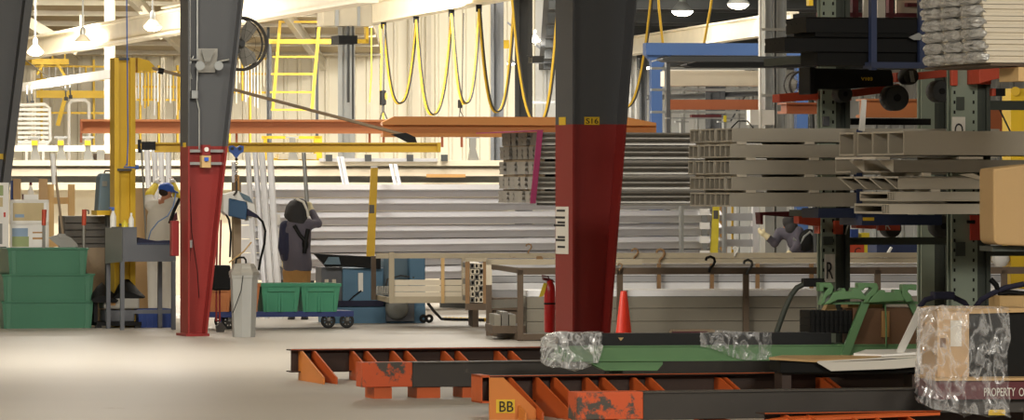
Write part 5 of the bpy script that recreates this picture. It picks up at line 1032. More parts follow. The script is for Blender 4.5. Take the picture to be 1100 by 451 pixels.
# ---- tubes: bundle 1 (left), five rows of eight tubes
def hollow(fr, x, y0, y1, d, wd, L, t=.014, deep=None):
    o = Q(fr, x, y1, d); s = fr.P(x, y1).y/F; h = (y1-y0)*s; U, D = fr.U, fr.D; b = MB()
    outer = [o, o+D*wd, o+D*wd+Z*h, o+Z*h]; inner = [o+D*t+Z*t, o+D*(wd-t)+Z*t, o+D*(wd-t)+Z*(h-t), o+D*t+Z*(h-t)]
    vs = outer+inner+[p+U*L for p in outer]+[p+U*L for p in inner]; fs = []
    for i in range(4):
        j = (i+1) % 4; fs += [(i, j, j+4, i+4), (i, i+8, j+8, j), (i+4, j+4, j+12, i+12), (i+8, i+12, j+12, j+8)]
    b.add(vs, fs); return b, o, h
f1 = Fr(785, Y=42.2)
ys = [(137.5, 152.3), (155, 169.2), (172, 187.2), (190, 204.3), (207, 222)]
xs = [786, 784.5, 785, 785, 785.2]
for ri, (y0, y1) in enumerate(ys):
    for k in range(8):
        b, o, h = hollow(f1, xs[ri], y0, y1, k*.152, .149, 2.6+.05*(k % 3))
        b_ = b.build('steel_tube', 'tube'); b_.location += f1.U*random.uniform(-.012, .012)
        ic = MB(); ic.obox(o+f1.U*.45+f1.D*.014+Z*.014, f1.U*.01, f1.D*.12, Z*(h-.014)); ic.build('bore_shade_plate', 'bore_shade', b_); tag(b_, 'grey square tube left of post R, %s, %s open end from the right' % (n5s[ri], nth[k]), 'tube', 'grey square tubes left of post R')  # dark plate stands in for the shade inside the open tube
for ri in range(4):
    for kx, x in (('left', 797+ri % 2*10), ('right', 870+5*(ri % 2))):
        b = MB(); b.bx(f1, x-5, ys[ri][1]+.1, x+5, ys[ri+1][0]-.1, -.015, 1.19); tag(b.build('foam_spacer', 'foam'), 'pale spacer between grey square tubes, %s one below the %s' % (kx, n5s[ri]), 'spacer', 'tube spacers left')
# ---- bundle 2 (right, nearer): box tubes, angles, flat tubes
f3 = Fr(970, Y=40.0)
nr = ['front', 'second', 'third', 'rear']
nr = ['front one', 'second from front', 'third from front', 'rear one']
for k in range(4):
    b, o, h = hollow(f3, 971, 140.5, 166.5, k*.385, .38, 2.2, .016); q = b.build('box_tube', 'tube2'); q.location -= f3.U*.03*(k == 3)
    MB().obox(o+f3.U*.25+f3.D*.02+Z*.02, f3.U*.01, f3.D*.34, Z*(h-.04)).build('inside_face', 'tube2', q); tag(q, 'large cream box tube on top of the right stack, %s' % nr[k], 'tube', 'large box tubes')
for k in range(4):
    o = Q(f3, 960, 185, k*.36); s = f3.s; h = 13.5*s; U, D = f3.U, f3.D; t = .012
    b = MB(); b.prism([o, o+D*.38, o+D*.38+Z*h, o+D*(.38-t)+Z*h, o+D*(.38-t)+Z*t, o+Z*t], U*2.3) if k % 2 else b.prism([o, o+D*t*2, o+D*(.36)+Z*(h-t), o+D*.39+Z*h, o+Z*h, o+Z*(h-t)], U*2.3)
    if k == 0: b.prism([o+Z*0, o+Z*h, o+Z*h+D*.012, o+D*.012], U*2.3)
    tag(b.build('angle_bar', 'tube2'), 'cream angle profile below the box tubes, %s' % nr[k], 'profile', 'upper angle bars')
for k in range(4):
    o = Q(f3, 965, 203, k*.38); s = f3.s; h = 13.5*s; U, D = f3.U, f3.D
    b = MB(); b.prism([o, o+D*.04, o+D*.40+Z*h, o+D*.36+Z*h], U*2.25); b.prism([o+Z*(h-.015), o+D*.38+Z*(h-.015), o+D*.38+Z*h, o+Z*h], U*2.25)
    if k == 0: b.prism([o, o+Z*h, o+Z*h+D*.012, o+D*.012], U*2.25)
    tag(b.build('angle_bar', 'tube2'), 'cream zigzag angle profile in the right stack, %s' % nr[k], 'profile', 'lower angle bars')
for ri, (x, y0, y1, nmr) in enumerate(((961, 206, 216, 'upper'), (955, 219, 230, 'lower'))):
    for k in range(3):
        b, o, h = hollow(f3, x, y0, y1, k*.06, .056, 2.25, .008); q = b.build('flat_tube', 'tube2'); MB().obox(o+f3.U*.2+f3.D*.008+Z*.008, f3.U*.01, f3.D*.04, Z*(h-.016)).build('bore_shade_plate', 'bore_shade', q)  # dark plate colours in the shade within each flat tube
        tag(q, 'flat cream tube at the bottom of the right stack, %s row, %s' % (nmr, ('front', 'middle', 'rear')[k]), 'tube', 'flat tubes')
    b, o, h = hollow(f3, x+6, y0, y1, .2, .8, 2.15, .02); tag(b.build('flat_tube', 'tube2'), 'wide flat cream tube filling the %s row of the right stack' % nmr, 'tube')
for (x0, x1, y0, y1, nmx) in ((940, 956, 168.2, 170.8, 'left upper'), (1030, 1056, 168.2, 171, 'right upper'), (990, 1000, 185.4, 189.2, 'middle'), (1000, 1010, 203.4, 205.8, 'lower'), (1060, 1070, 216.4, 218.8, 'lowest')):
    tag(MB().bx(f3, x0, y0, x1, y1, -.0, 1.0).build('foam_spacer', 'foam'), 'pale spacer inside the right stack of cream tubes, %s one' % nmx, 'spacer', 'tube spacers right')
b = MB(); b.pr(f3, [(1030, 187.5), (1045, 186), (1052, 189), (1054, 193), (1048, 192)], -.03, -.005); tag(b.build('torn_wrap', 'tube_cream'), 'torn scrap of wrap on the cream tubes beside the kraft bundle', 'wrap')
# blue tray and pins, arms: all bolted to the rack
f4 = Fr(882, Y=42.4)
MB().bx(f4, 879, 223.5, 975, 234, .05, .5).build('blue_tray', 'navy_box', RK); MB().bx(f4, 926, 231, 1012, 242, -.1, .5).build('blue_tray', 'blue_steel', RK); MB().bx(f4, 920.5, 139, 926.5, 236, .02, .1).build('blue_pin', 'blue_steel', RK); MB().bx(f4, 927, 233.5, 939, 237, -.105, -.1).build('yellow_sticker', 'yellow_b', RK)
tag(MB().pr(Fr(925, Y=42), [(923.5, 140), (929, 141), (931, 107), (926.5, 107)], .0, .03).build('white_stake', 'white_pl'), 'white stake sticking up above the cream tubes', 'stake')
def oarm(pts, d0, d1, fr, m='rack_orange'): return MB().pr(fr, pts, d0, d1).build('rack_arm', m, RK, bevel=.006)
oarm([(816, 228), (880, 226), (880, 234), (862, 234), (820, 231), (820, 241), (817, 241)], .2, .34, fR, 'maroon')
oarm([(858, 226), (884, 229), (884, 251), (880, 251), (880, 243), (858, 240)], .05, .2, fR)
oarm([(897, 237), (906, 237), (906, 251.5), (897, 251.5)], -.06, .0, fR); oarm([(920, 238), (942, 238), (942, 246), (920, 245)], .0, .15, fR)
g = MB().bx(fR, 944, 237.5, 967, 247.5, .05, .1).build('rack_arm', 'rack_orange', RK); label_text('R', fR, 951, 246.5, 956.5, 8.5, .049, 'paper', g)
MB().tb(fR, [(909, 234, -.05), (912, 240, -.06), (909, 248, -.05), (908, 252, -.04)], 1.0).build('hook_strap', 'steel', RK)
def spool(x, y, rpx, fr, d):
    c = fr.P(x, y, d); r = rpx*fr.s; g = MB().lathe(c, [(r*.92, 0), (r, .02), (r, .16), (r*.9, .18)], fr.D, 28).build('roller', 'spool', RK)
    MB().lathe(c-fr.D*.012, [(r*.28, 0), (r*.3, .02)], fr.D, 14).build('hub', 'black', g); return g
spool(964, 105, 14, fR, -.5); g = spool(979, 82, 9, fR, -.55); MB().pr(fR, [(977, 76), (981, 76), (983, 88), (979, 88)], -.58, -.565).build('steel_clip', 'steel', g)
spool(1012, 98, 12, fR, -.1); spool(908, 101, 9, fR, -.35); spool(1014, 243, 12, fR, .0); spool(960, 245, 10, fR, .12)
oarm([(837, 101), (884, 97), (887, 98), (887, 110), (880, 107), (837, 110)], .1, .3, fR); oarm([(899, 97), (915, 97), (915, 108), (899, 108)], -.04, .1, fR)
oarm([(918, 96), (957, 91), (957, 99), (918, 104)], -.25, -.1, fR); g = oarm([(957, 91), (967, 90), (967, 101), (957, 100)], -.3, -.1, fR)
MB().bx(fR, 958.5, 92.5, 965.5, 98.5, -.305, -.3).build('hollow_end', 'brown_steel', g)
oarm([(963, 78), (970, 78), (970, 88), (963, 88)], -.2, -.05, fR); oarm([(984, 78), (1024, 74), (1024, 82), (984, 86)], -.1, .05, fR)
oarm([(1022, 68), (1029, 68), (1029, 92), (1022.5, 92)], -.05, .0, fO); oarm([(1043, 68), (1065, 68), (1065, 90.5), (1043, 90.5)], -.1, .0, fO); oarm([(1052, 70), (1094, 70), (1094, 80), (1066, 86), (1052, 90)], -.3, -.1, fO)
oarm([(991, 102), (997, 100), (997, 117), (993, 117)], -.05, .0, fQ2); g = oarm([(1066, 95), (1070, 95), (1070, 103), (1066, 103)], -.05, .05, fO)
MB().bx(fO, 1070, 95, 1080, 103, -.04, .05).build('black_end', 'black', g)
g = MB().bx(fO, 1043, 231, 1053, 258, -.03, .0).build('rack_arm', 'sign_red', RK); MB().tb(fO, [(1039, 238.5, -.05), (1047, 238.5, -.05)], [1.5, 2.2]).build('bolt', 'black', g)
g = MB().pr(fR, [(872, 73), (958, 75), (960, 84), (960, 92), (905, 96), (880, 95), (878, 101), (872, 101)], -.6, -.35).build('carriage_arm', 'black_matte', RK, bevel=.01); label_text('V103', fR, 925, 86.5, 937, 3.6, -.602, 'yellow_b', g)
MB().bx(fR, 870, 72, 876, 101, -.62, -.3).build('black_end_plate', 'black', g, bevel=.01)
# upper black stock and blue pins
f5 = Fr(850, Y=42.0)
for i, (x0, y0, y1, x1) in enumerate(((866, 18, 34.5, 1010), (843, 39.5, 55, 1010))):
    for k in range(4):
        o = Q(f5, x0+k*1.0, y1, k*.16); hh = (y1-y0)*f5.s; b = MB(); b.prism([o+f5.D*a+Z*z for a, z in ((0, 0), (.15, 0), (.15, hh*.5), (.12, hh*.6), (.15, hh*.75), (.15, hh), (.02, hh), (0, hh*.9))], f5.U*(1.55 if i else 1.4)); o_ = b.build('black_profile', 'black'); tag(o_, 'black profile in the upper rack stock, %s bundle, %s' % (('upper', 'lower')[i], nr[k]), 'profile', 'upper black profiles')
MB().bx(f5, 878, 55.2, 1000, 70, .05, .5).build('stock_tray', 'black_matte', RK); MB().bx(f5, 876, 34.6, 1000, 39.3, .02, .6).build('stock_tray', 'black_matte', RK)
for i, (x, yb) in enumerate(((936, 75), (988.5, 72))): MB().bx(f5, x, -8, x+6, yb, -.09, -.015).build('blue_pin', 'blue_steel', RK)
b = MB(); b.pr(f5, [(976, 40), (987, 35), (991, 38), (989, 43), (982, 43)], -.1, -.092); tag(b.build('pointed_tag', 'galv'), 'pointed silver tag against the black stock beside the right blue pin', 'tag'); tag(MB().bx(f5, 995, 24, 1004, 29, -.03, -.02).build('yellow_tag', 'yolk'), 'small yellow tag on the black stock left of the wrapped tubes', 'tag')
MB().bx(f5, 888, 58, 896, 66, .45, 2.2).build('rack_arm', 'rack_dark', RK); MB().bx(f4, 900, 226, 908, 233, .45, 1.8).build('rack_arm', 'rack_dark', RK)
MB().bx(f5, 936, 66.5, 1004, 73, -.12, .1).build('blue_tray', 'navy_box', RK)
# upper background cage
f6 = Fr(950, Y=52); g = thing('red_mesh_shelf', 'dark red shelf frame with pale panels above the upper black stock', 'shelf', f6.P(950, 25))
b = MB(); b.bx(f6, 880, 13, 985, 17.5, 0, .1); b.bx(f6, 916, -6, 922, 25, 0, .1); b.bx(f6, 955, -6, 960, 25, 0, .1); b.bx(f6, 960, 21, 1000, 25, 0, .1); b.bx(f6, 975, 3, 990, 7, 0, .1); b.build('frame', 'maroon', g)
for x in (928, 943): MB().bx(f6, x, -6, x+8, 20, -.05, 0).build('paper_plate', 'paper', g)
MB().bx(f6, 963, 0, 985, 18, .1, .14).build('pale_panel', 'tube_cream', g); MB().bx(f6, 884, -6, 906, 12, .08, .14).build('green_panel', 'rack_green', g); MB().bx(f6, 889, -8, 896, 30, -.1, .1, z0=0).build('frame_post', 'dark_col', g)
tag(MB().bx(Fr(871, Y=60), 869, -6, 873.5, 6, 0, .1).build('yellow_guard', 'yellow_b'), 'yellow guard scrap at the top edge above the upper black stock', 'guard')
# ---- wrapped tubes at the top right
f7 = Fr(1055, Y=36.5); n6 = ['topmost', 'second', 'third', 'fourth', 'fifth', 'lowest']
for r_ in range(6):
    y0 = -8+r_*12.6; y1 = y0+12.0; sh = 1.6*r_
    for k in range(3):
        d = k*.43; o = Q(f7, 1055+sh*.6, y1, d); hh = (y1-y0)*f7.s; q = MB(); q.prism([o+f7.D*a+Z*z for a, z in ((0, 0), (.42, 0), (.42, hh), (0, hh), (0, hh*.62), (.02, hh*.58), (.02, hh*.34), (0, hh*.3))], f7.U*1.2); o_ = q.build('wrapped_profile', 'tube_cream'); tag(o_, 'cream profile with plastic bagged end at the top right, %s row, %s' % (n6[r_], ('front', 'middle', 'rear')[k]), 'profile', 'bagged cream profiles')
        # bagged end
        rr = random.Random(r_*7+k); rings = []
        for j, (u, e) in enumerate(((.02, 1.06), (-.01, 1.1), (-.035, 1.0), (-.055, .6), (-.06, .15))):
            c = o+f7.D*.21+Z*hh/2+f7.U*u; rg = []
            for t in range(14):
                a = 2*math.pi*t/14; ca, sa = math.cos(a), math.sin(a); k_ = 1/max(abs(ca), abs(sa)); k_ = 1+(k_-1)*.55; w_ = e*rr.uniform(.86, 1.08)
                rg.append(c+f7.D*(.21*ca*k_*w_)+Z*(hh*.5*sa*k_*w_)+f7.U*rr.uniform(-.012, .012))
            rings.append(rg)
        MB().rings(rings, True, False).build('plastic_bag_end', 'bag', o_)
tag(MB().bx(f7, 1064, 67.8, 1110, 70.5, .02, 1.45).build('bearer_board', 'weathered_dk'), 'dark bearer board under the bagged cream profiles', 'board'); tag(MB().bx(f7, 1094, 72, 1110, 87, .0, .4).build('timber_block', 'wood_l'), 'pale timber block at the right edge under the bagged profiles', 'block')
# ---- kraft wrapped bundle
f8 = Fr(1055, Y=37.2, a=6); b = MB(); rg = []
for (dx, e) in ((0, 1),):
    pass
b.pr(f8, [(1067, 181), (1099, 177), (1112, 176), (1112, 265), (1072, 263), (1067.5, 259), (1067, 240)], .0, .55); tag(b.build('kraft_bundle', 'kraft', bevel=.02), 'kraft paper wrapped bundle end at the right edge beside post O', 'bundle')
MB().bx(f8, 1066, 264.6, 1112, 270, .1, .6).build('rack_arm', 'rack_dark', RK); MB().bx(f8, 1112, -8, 1135, 300, .1, .5, z0=0).build('rack_post', 'rack_green', RK)
# dark arched handles near the posts at lower right
for i, pts in enumerate(([(988, 330), (994, 322), (1006, 318.5), (1024, 319), (1036, 325), (1041, 332)], [(1046, 332), (1054, 322), (1066, 315), (1080, 309), (1100, 305)], [(1064, 300), (1070, 306), (1074, 316), (1084, 314), (1104, 316)])):
    tag(MB().tb(Fr(1030, Y=39.4, a=6), [(x, y, .3) for x, y in pts], 3).build('lifting_bow', 'navy' if i < 2 else 'black'), 'thick dark curved bow above the wrapped carton, %s' % ('left', 'middle', 'upper right')[i], 'bow', 'dark bows')
tag(MB().bx(Fr(1030, Y=39.4, a=6), 1074, 318, 1110, 330.5, .05, .5).build('wood_block', 'wood_l'), 'pale wooden block behind the wrapped carton at the right edge', 'block')
tag(MB().bx(Fr(1030, Y=39.4, a=6), 1004, 313.5, 1026, 321, .2, .4).build('clamp_block', 'navy', bevel=.01), 'dark clamp block on the left curved bow', 'clamp')
# things seen through the rack
f9 = Fr(920, Y=69); g = tag(MB().bx(f9, 913, 262.5, 928.5, 277, 0, .03).build('orange_sign', 'rack_orange'), 'orange sign with a dark letter C seen under the blue tray', 'sign'); MB().bx(f9, 919, 277, 922, 290, .03, .06, z0=0).build('sign_post', 'dark_col', g); label_text('C', f9, 918, 274, 924.5, 8, -.002, 'ink', g)
tag(MB().bx(Fr(965, Y=70), 942, 262, 992, 279, 0, .4, z0=0).build('blue_crate', 'blue_steel'), 'dark blue crate seen through the rack below the blue tray', 'crate'); tag(MB().pr(Fr(965, Y=69.8), [(949, 278), (957, 265), (959, 266), (952, 279), (946, 277), (945, 274)], 0, .03).build('white_tick', 'white'), 'white tick shaped strip on the dark blue crate', 'strip')
for i, (x0, x1, y0, m) in enumerate(((926, 934, 250, 'yolk'), (934, 941, 256, 'sheet_blue'), (962, 965.5, 262, 'white'), (914, 922, 246, 'blue_bin'))): tag(MB().bx(Fr(930, Y=72), x0, y0, x1, 279, 0, .3, z0=0).build('packed_carton', m), 'small %s carton seen through the rack right of post R' % ('yellow', 'pale blue', 'white', 'blue')[i], 'box')
tag(MB().bx(Fr(1090, Y=66), 1076, 276, 1092, 296, 0, .4, z0=0).build('tan_carton', 'kraft'), 'tan carton seen below the kraft bundle at the right', 'box'); tag(MB().lathe(W(1075, 286, 60), [(.07, 0), (.12, .08), (.1, .2), (.05, .26)], n=12).build('white_sack', 'white'), 'small white sack on the stillage rail below the kraft bundle', 'sack')
# ================================================================== PEOPLE
def remesh(o, v=.018, sm=4):
    q = o.modifiers.new('remesh', 'REMESH'); q.mode = 'VOXEL'; q.voxel_size = v; q.use_smooth_shade = True
    q = o.modifiers.new('smooth', 'SMOOTH'); q.iterations = sm; q.factor = .5
    return o
def hand(b, wrist, dirv, palm_n, curl=.6, L=.18):
    """palm, four bent fingers of different length and a thumb leaving the side of the palm"""
    d = Vector(dirv).normalized(); n = Vector(palm_n); n = (n-d*n.dot(d)).normalized(); sd = d.cross(n)
    w = Vector(wrist); palm = w+d*.05
    b.ell(palm, .05, .04, .02, axes=(d, sd, n)); b.tube([w-d*.03, w+d*.03], [.026, .03], 8)
    for i, (off, ln) in enumerate(((-.03, .068), (-.01, .08), (.01, .075), (.03, .058))):
        p0 = w+d*.085+sd*off; d1 = (d+n*curl*.5).normalized(); d2 = (d+n*curl*1.6).normalized(); d3 = (d*.4+n*curl*2).normalized()
        p1 = p0+d1*ln*.45; p2 = p1+d2*ln*.33; p3 = p2+d3*ln*.26; b.limb([p0, p1, p2, p3], [.0105, .0095, .009, .008], 7)
    t0 = w+d*.035-sd*.035; t1 = t0-sd*.03+d*.03+n*.012; t2 = t1+d*.035+n*.015; b.limb([t0, t1, t2], [.014, .0115, .0095], 7)
def head(b, c, fwd, up=Z, k=1.0):
    f_ = Vector(fwd).normalized(); u = Vector(up).normalized(); u = (u-f_*u.dot(f_)).normalized(); r = u.cross(f_)
    b.ell(c+u*.03*k, .095*k, .077*k, .105*k, 16, 10, (f_, r, u)); b.ell(c-u*.045*k+f_*.015*k, .07*k, .058*k, .075*k, 14, 8, (f_, r, u))
    b.ell(c+f_*.098*k-u*.0*k, .022*k, .014*k, .028*k, 8, 6, (f_, r, u)); b.ell(c+f_*.085*k-u*.055*k, .012*k, .024*k, .008*k, 8, 6, (f_, r, u)); b.ell(c+f_*.075*k-u*.098*k, .022*k, .024*k, .018*k, 8, 6, (f_, r, u))
    for q in (-1, 1): b.ell(c+r*q*.078*k-u*.0, .028*k, .01*k, .034*k, 8, 6, (f_, r, u)); b.ell(c+f_*.082*k+r*q*.032*k+u*.025*k, .012*k, .014*k, .009*k, 8, 6, (f_, r, u))
    return f_, r, u
# ---- hooded welder seen from behind, right hand up on the pole
fz = Fr(320, Y=67.2, a=0); s = fz.s
def p(x, y, d=0): return fz.P(x, y, d)
g0 = p(319, 346); 
root = thing('person', 'person in a dark jacket, hood and tan trousers seen from behind gripping a pole', 'person', Vector((g0.x, g0.y, 0)))
hipL, hipR = p(311.5, 292), p(326, 292); kn = (p(312.5, 319, -.02), p(326.5, 319, -.03)); an = [p(313, 343, .03), p(327, 343, .0)]
for a_ in an: a_.z = .09
shL, shR = p(307.5, 243), p(332, 241); elL, elR = p(304.5, 266, -.03), p(341.5, 240, .06); wrL, wrR = p(306, 281, .02), p(333.5, 224, .18)
b = MB(); head(b, p(320, 226, .03), (-.25, 1, -.15)); b.limb([p(320, 240), p(320, 232, .02)], [.055, .05])
b.limb([p(319, 294), p(319, 276), p(320, 256), p(320, 244)], [.13, .125, .14, .11]); b.limb([shL, p(320, 245), shR], [.06, .09, .06])
b.limb([shL, elL, wrL], [.05, .04, .028]); b.limb([shR, elR, wrR], [.05, .04, .028]); hand(b, wrL, (0, .1, -1), (.6, .6, 0), .5); hand(b, wrR, (-.35, .35, .85), (-.6, .6, 0), 1.1)
for h_, k_, a_ in zip((hipL, hipR), kn, an): b.limb([h_, k_, a_], [.085, .055, .04]); b.limb([a_, a_+Vector((0, .13, -.04))], [.035, .03])
remesh(b.build('body', 'skin', root), .014, 2)
b = MB(); b.rings([[p(319.5, y)+Vector((rx*math.cos(t), ry*math.sin(t), 0)) for t in [2*math.pi*i/20 for i in range(20)]] for y, rx, ry in ((291, .205, .16), (284, .215, .165), (268, .19, .15), (254, .20, .15), (246, .20, .14), (241, .15, .12), (236, .08, .09))], True)
b.limb([shL+Z*-.01, elL, p(305.4, 277, .0)], [.085, .07, .058]); b.limb([shR, elR, p(335.5, 228, .14)], [.085, .07, .055]); b.limb([shL, p(320, 243), shR], [.08, .1, .08])
remesh(b.build('jacket', 'jacket', root), .016, 6)
b = MB(); b.limb([shL+Vector((-.012, .0, .0)), elL+Vector((-.01, 0, 0)), p(305.2, 274, .0)], [.088, .075, .064]); b.rings([[p(x, y)+Vector((rx*math.cos(t), ry*math.sin(t), 0)) for t in [2*math.pi*i/14 for i in range(14)]] for x, y, rx, ry in ((309, 280, .07, .13), (309, 262, .075, .13), (310, 250, .06, .12))], True); remesh(b.build('dark_sleeve', 'navy', root), .016, 5)
b = MB()   # welding hood with cape
b.rings([[p(x, y)+Vector((rx*math.cos(t), ry*math.sin(t)+.03, 0)) for t in [2*math.pi*i/18 for i in range(18)]] for x, y, rx, ry in ((321, 213.2, .05, .05), (320.5, 215.5, .12, .12), (319, 221, .16, .165), (318, 229, .175, .175), (318.5, 234, .16, .16), (321, 240, .13, .14), (324, 248, .11, .13), (325, 254, .06, .1))], True)
b.ell(p(310, 231, .06), .07, .09, .07); remesh(b.build('welding_hood', 'hood', root), .016, 5)
b = MB(); b.tube([p(318, 213.6, -.08), p(326, 217, -.11), p(330, 226, -.1), p(331, 233, -.08)], .018, 6); b.build('hood_band', 'paper', root)
b = MB(); b.tube([p(316, 242, -.16), p(322, 252, -.165), p(328, 259, -.165)], .03, 6); b.tube([p(331, 246, -.14), p(329, 256, -.16), p(327, 272, -.165)], .035, 6); b.ell(p(328, 262, -.14), .05, .04, .09); b.build('harness', 'black', root)
b = MB(); b.limb([p(319, 289), p(319, 296)], [.16, .16])
for h_, k_, a_ in zip((hipL, hipR), kn, an): b.limb([h_, k_, a_+Z*.02], [.115, .09, .08])
remesh(b.build('trousers', 'pants', root), .016, 5)
for a_ in an:
    b = MB(); b.limb([a_+Vector((0, -.03, -.035)), a_+Vector((0, .17, -.045))], [.05, .045]); b.limb([a_+Z*.06, a_+Z*-.02], [.055, .055]); b.obox(a_+Vector((-.05, -.09, -.09)), Vector((.1, 0, 0)), Vector((0, .31, 0)), Z*.025); remesh(b.build('boot', 'boot', root), .012, 2)
for w_, d_, n_, c_ in ((wrL, (0, .1, -1), (.6, .6, 0), .5), (wrR, (-.35, .35, .85), (-.6, .6, 0), 1.1)):
    b = MB(); d_ = Vector(d_).normalized(); hand(b, w_, d_, n_, c_); b.tube([w_-d_*.1, w_+d_*.02], [.06, .045], 10); b.ell(w_+d_*.06, .05, .05, .05); remesh(b.build('work_glove', 'glove', root), .011, 2)
tag(MB().tube([p(326.2, 164, .23), p(330.5, 228, .23)], .03, 8).build('grey_pole', 'galv'), 'upright grey pole held by the hooded welder', 'pole')
# ---- worker in white with blue cap
fz = Fr(176, Y=66, a=0); g0 = p(174, 345); root = thing('person', 'person in white work clothes and a blue cap reaching up behind the bench', 'person', Vector((g0.x, g0.y, 0)))
hipL, hipR = p(166, 276), p(178, 276); kn = (p(165, 308), p(179, 308)); an = [p(165, 340), p(179, 340)]
for a_ in an: a_.z = .09
shL, shR = p(161.5, 219), p(185, 217); elL, elR = p(160.5, 209, .12), p(191, 213, .12); wrL, wrR = p(167, 199.5, .3), p(186, 199, .3)
b = MB(); head(b, p(178.5, 206), (.75, .65, -.1)); b.limb([p(175, 219), p(177.5, 211)], [.06, .052]); b.limb([p(172, 276), p(172, 250), p(173, 232), p(174, 221)], [.12, .12, .145, .11]); b.limb([shL, p(174, 220), shR], [.06, .09, .06])
b.limb([shL, elL, wrL], [.05, .04, .028]); b.limb([shR, elR, wrR], [.05, .04, .028]); hand(b, wrL, (.2, .4, .9), (.5, .7, 0), .5); hand(b, wrR, (-.2, .4, .9), (-.5, .7, 0), .5)
for h_, k_, a_ in zip((hipL, hipR), kn, an): b.limb([h_, k_, a_], [.085, .055, .04]); b.limb([a_, a_+Vector((0, .13, -.04))], [.035, .03])
remesh(b.build('body', 'skin', root), .014, 2)
b = MB(); b.rings([[p(x, y)+Vector((rx*math.cos(t), ry*math.sin(t), 0)) for t in [2*math.pi*i/20 for i in range(20)]] for x, y, rx, ry in ((172, 281, .2, .15), (171.5, 268, .205, .15), (172, 250, .19, .145), (173, 232, .2, .15), (174, 223, .18, .13), (175, 217.5, .1, .09))], True)
b.limb([shL+Z*-.02, elL+Z*-.03], [.085, .07]); b.limb([shR-Z*.02, elR-Z*.03], [.08, .065]); b.limb([shL, p(174, 221), shR], [.075, .1, .075]); remesh(b.build('shirt', 'shirt', root), .016, 6)
for e_, w_ in ((elL, wrL), (elR, wrR)): b = MB(); b.limb([e_, w_], [.068, .05]); remesh(b.build('yellow_sleeve', 'hivis', root), .014, 3)
b = MB(); c = p(178.5, 202.3); f_ = Vector((.75, .65, -.1)).normalized(); b.ell(c, .115, .1, .085, 16, 8); b.prism([c+f_*.08+Vector((-.06, .07, -.035)), c+f_*.2+Vector((-.03, .03, -.05)), c+f_*.2+Vector((.03, -.03, -.05)), c+f_*.08+Vector((.06, -.07, -.035))], Z*.018); remesh(b.build('blue_cap', 'blue_cap', root), .012, 3)
b = MB(); q = p(178.5, 206); b.ell(q+f_*.06-Z*.085, .045, .05, .045); b.ell(q-f_*.035-Z*.0, .08, .078, .07); remesh(b.build('dark_hair_and_beard', 'hair', root), .012, 2)
b = MB(); b.limb([p(172, 274), p(172, 283)], [.15, .15])
for h_, k_, a_ in zip((hipL, hipR), kn, an): b.limb([h_, k_, a_+Z*.02], [.115, .09, .08])
remesh(b.build('trousers', 'coverall', root), .016, 5)
for a_ in an: b = MB(); b.limb([a_+Vector((0, -.03, -.035)), a_+Vector((0, .17, -.045))], [.05, .045]); b.limb([a_+Z*.06, a_], [.055, .055]); b.obox(a_+Vector((-.05, -.09, -.09)), Vector((.1, 0, 0)), Vector((0, .31, 0)), Z*.025); remesh(b.build('boot', 'boot', root), .012, 2)
for w_, d_, n_ in ((wrL, (.2, .4, .9), (.5, .7, 0)), (wrR, (-.2, .4, .9), (-.5, .7, 0))): b = MB(); hand(b, w_, d_, n_, .5); b.ell(w_+Vector(d_)*.05, .045, .045, .045); remesh(b.build('work_glove', 'white_pl', root), .011, 2)
tag(MB().tb(Fr(170, Y=64.5), [(158, 262, .1), (162, 248, .1), (170, 238, .1), (180, 232, .1), (186, 222, .1), (189, 207, .1)], .7).build('air_line', 'hose_lb'), 'pale blue air line curving past the worker in the blue cap', 'hose')
b = MB(); fq = Fr(186, Y=64.2); b.tb(fq, [(182, 240, 0), (187, 226, 0), (193, 213, 0)], [1.6, 1.8, 1.6]); tag(b.build('air_tool', 'black'), 'black air tool lance in front of the worker in the blue cap', 'tool')
tag(MB().pr(fq, [(184, 232), (190, 228), (191, 236), (185, 238)], .02, .1).build('red_tool_grip', 'maroon'), 'dark red grip under the black air tool lance', 'grip')
# ---- bending worker at the right
fz = Fr(850, Y=73, a=0); g0 = p(860, 331); root = thing('person', 'person in a grey jacket with a black backpack bending behind the stillage', 'person', Vector((g0.x, g0.y, 0)))
hipL, hipR = p(860, 278, .1), p(872, 278, .0); kn = (p(858, 304, .1), p(871, 304, 0)); an = [p(860, 326, .12), p(873, 326, 0)]
for a_ in an: a_.z = .09
shL, shR = p(838, 250, .1), p(858, 249, -.1); elL, elR = p(832, 261, -.05), p(856, 266, -.25); wrL, wrR = p(822, 252.5, -.12), p(846, 274, -.35)
b = MB(); head(b, p(848, 241, -.02), (-.8, .5, -.4)); b.limb([p(851, 249), p(849, 244)], [.06, .052]); b.limb([p(866, 278, .05), p(862, 268, .02), p(856, 258), p(850, 250)], [.13, .13, .145, .11]); b.limb([shL, p(850, 251), shR], [.06, .1, .06])
b.limb([shL, elL, wrL], [.05, .04, .03]); b.limb([shR, elR, wrR], [.05, .04, .03]); hand(b, wrL, (-.75, .0, .55), (.3, .9, .3), .6); hand(b, wrR, (-.6, -.2, -.6), (.3, .9, .3), .6)
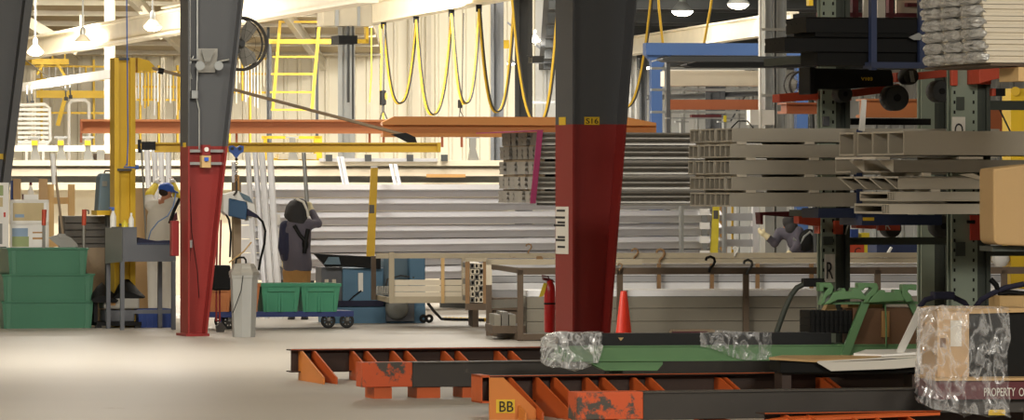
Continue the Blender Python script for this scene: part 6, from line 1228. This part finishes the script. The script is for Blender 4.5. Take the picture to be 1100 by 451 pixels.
for h_, k_, a_ in zip((hipL, hipR), kn, an): b.limb([h_, k_, a_], [.085, .055, .04]); b.limb([a_, a_+Vector((-.13, 0, -.04))], [.035, .03])
remesh(b.build('body', 'skin', root), .014, 2)
b = MB(); b.limb([p(866, 280, .05), p(863, 268, .02), p(857, 258), p(851, 251)], [.17, .175, .185, .13]); b.limb([shL, elL, p(826, 256, -.1)], [.09, .075, .06]); b.limb([shR, elR, p(849, 272, -.32)], [.09, .075, .06]); b.limb([shL, p(850, 252), shR], [.085, .12, .085]); remesh(b.build('jacket', 'jacket2', root), .016, 6)
b = MB(); b.ell(p(848.5, 238, -.0), .12, .13, .13); b.ell(p(850.5, 245, -.04), .11, .12, .12); remesh(b.build('dark_hood', 'hood', root), .014, 4)
b = MB(); b.ell(p(867, 258, -.2), .15, .10, .19, 16, 10, (Vector((.9, .1, -.4)).normalized(), Vector((0, 1, 0)), Vector((.4, 0, .9)).normalized())); remesh(b.build('backpack', 'black_matte', root), .016, 4)
b = MB(); b.tube([p(852, 256, -.24), p(860, 262, -.26), p(864, 254, -.3), p(870, 249, -.28), p(875, 254, -.25)], .02, 6); b.build('backpack_strap', 'slate_l', root)
b = MB(); b.limb([p(866, 280, .05), p(867, 284, .05)], [.16, .15])
for h_, k_, a_ in zip((hipL, hipR), kn, an): b.limb([h_, k_, a_+Z*.02], [.115, .09, .08])
remesh(b.build('trousers', 'navy', root), .016, 5)
for a_ in an: b = MB(); b.limb([a_+Vector((.03, 0, -.035)), a_+Vector((-.17, 0, -.045))], [.05, .045]); b.limb([a_+Z*.06, a_], [.055, .055]); b.obox(a_+Vector((-.22, -.05, -.09)), Vector((.31, 0, 0)), Vector((0, .1, 0)), Z*.025); remesh(b.build('boot', 'boot', root), .012, 2)
for w_, d_ in ((wrL, (-.75, .0, .55)), (wrR, (-.6, -.2, -.6))): b = MB(); d_ = Vector(d_).normalized(); hand(b, w_, d_, (.3, .9, .3), .6); b.tube([w_-d_*.07, w_+d_*.02], [.055, .042], 10); b.ell(w_+d_*.05, .05, .05, .05); remesh(b.build('work_glove', 'glove', root), .011, 2)
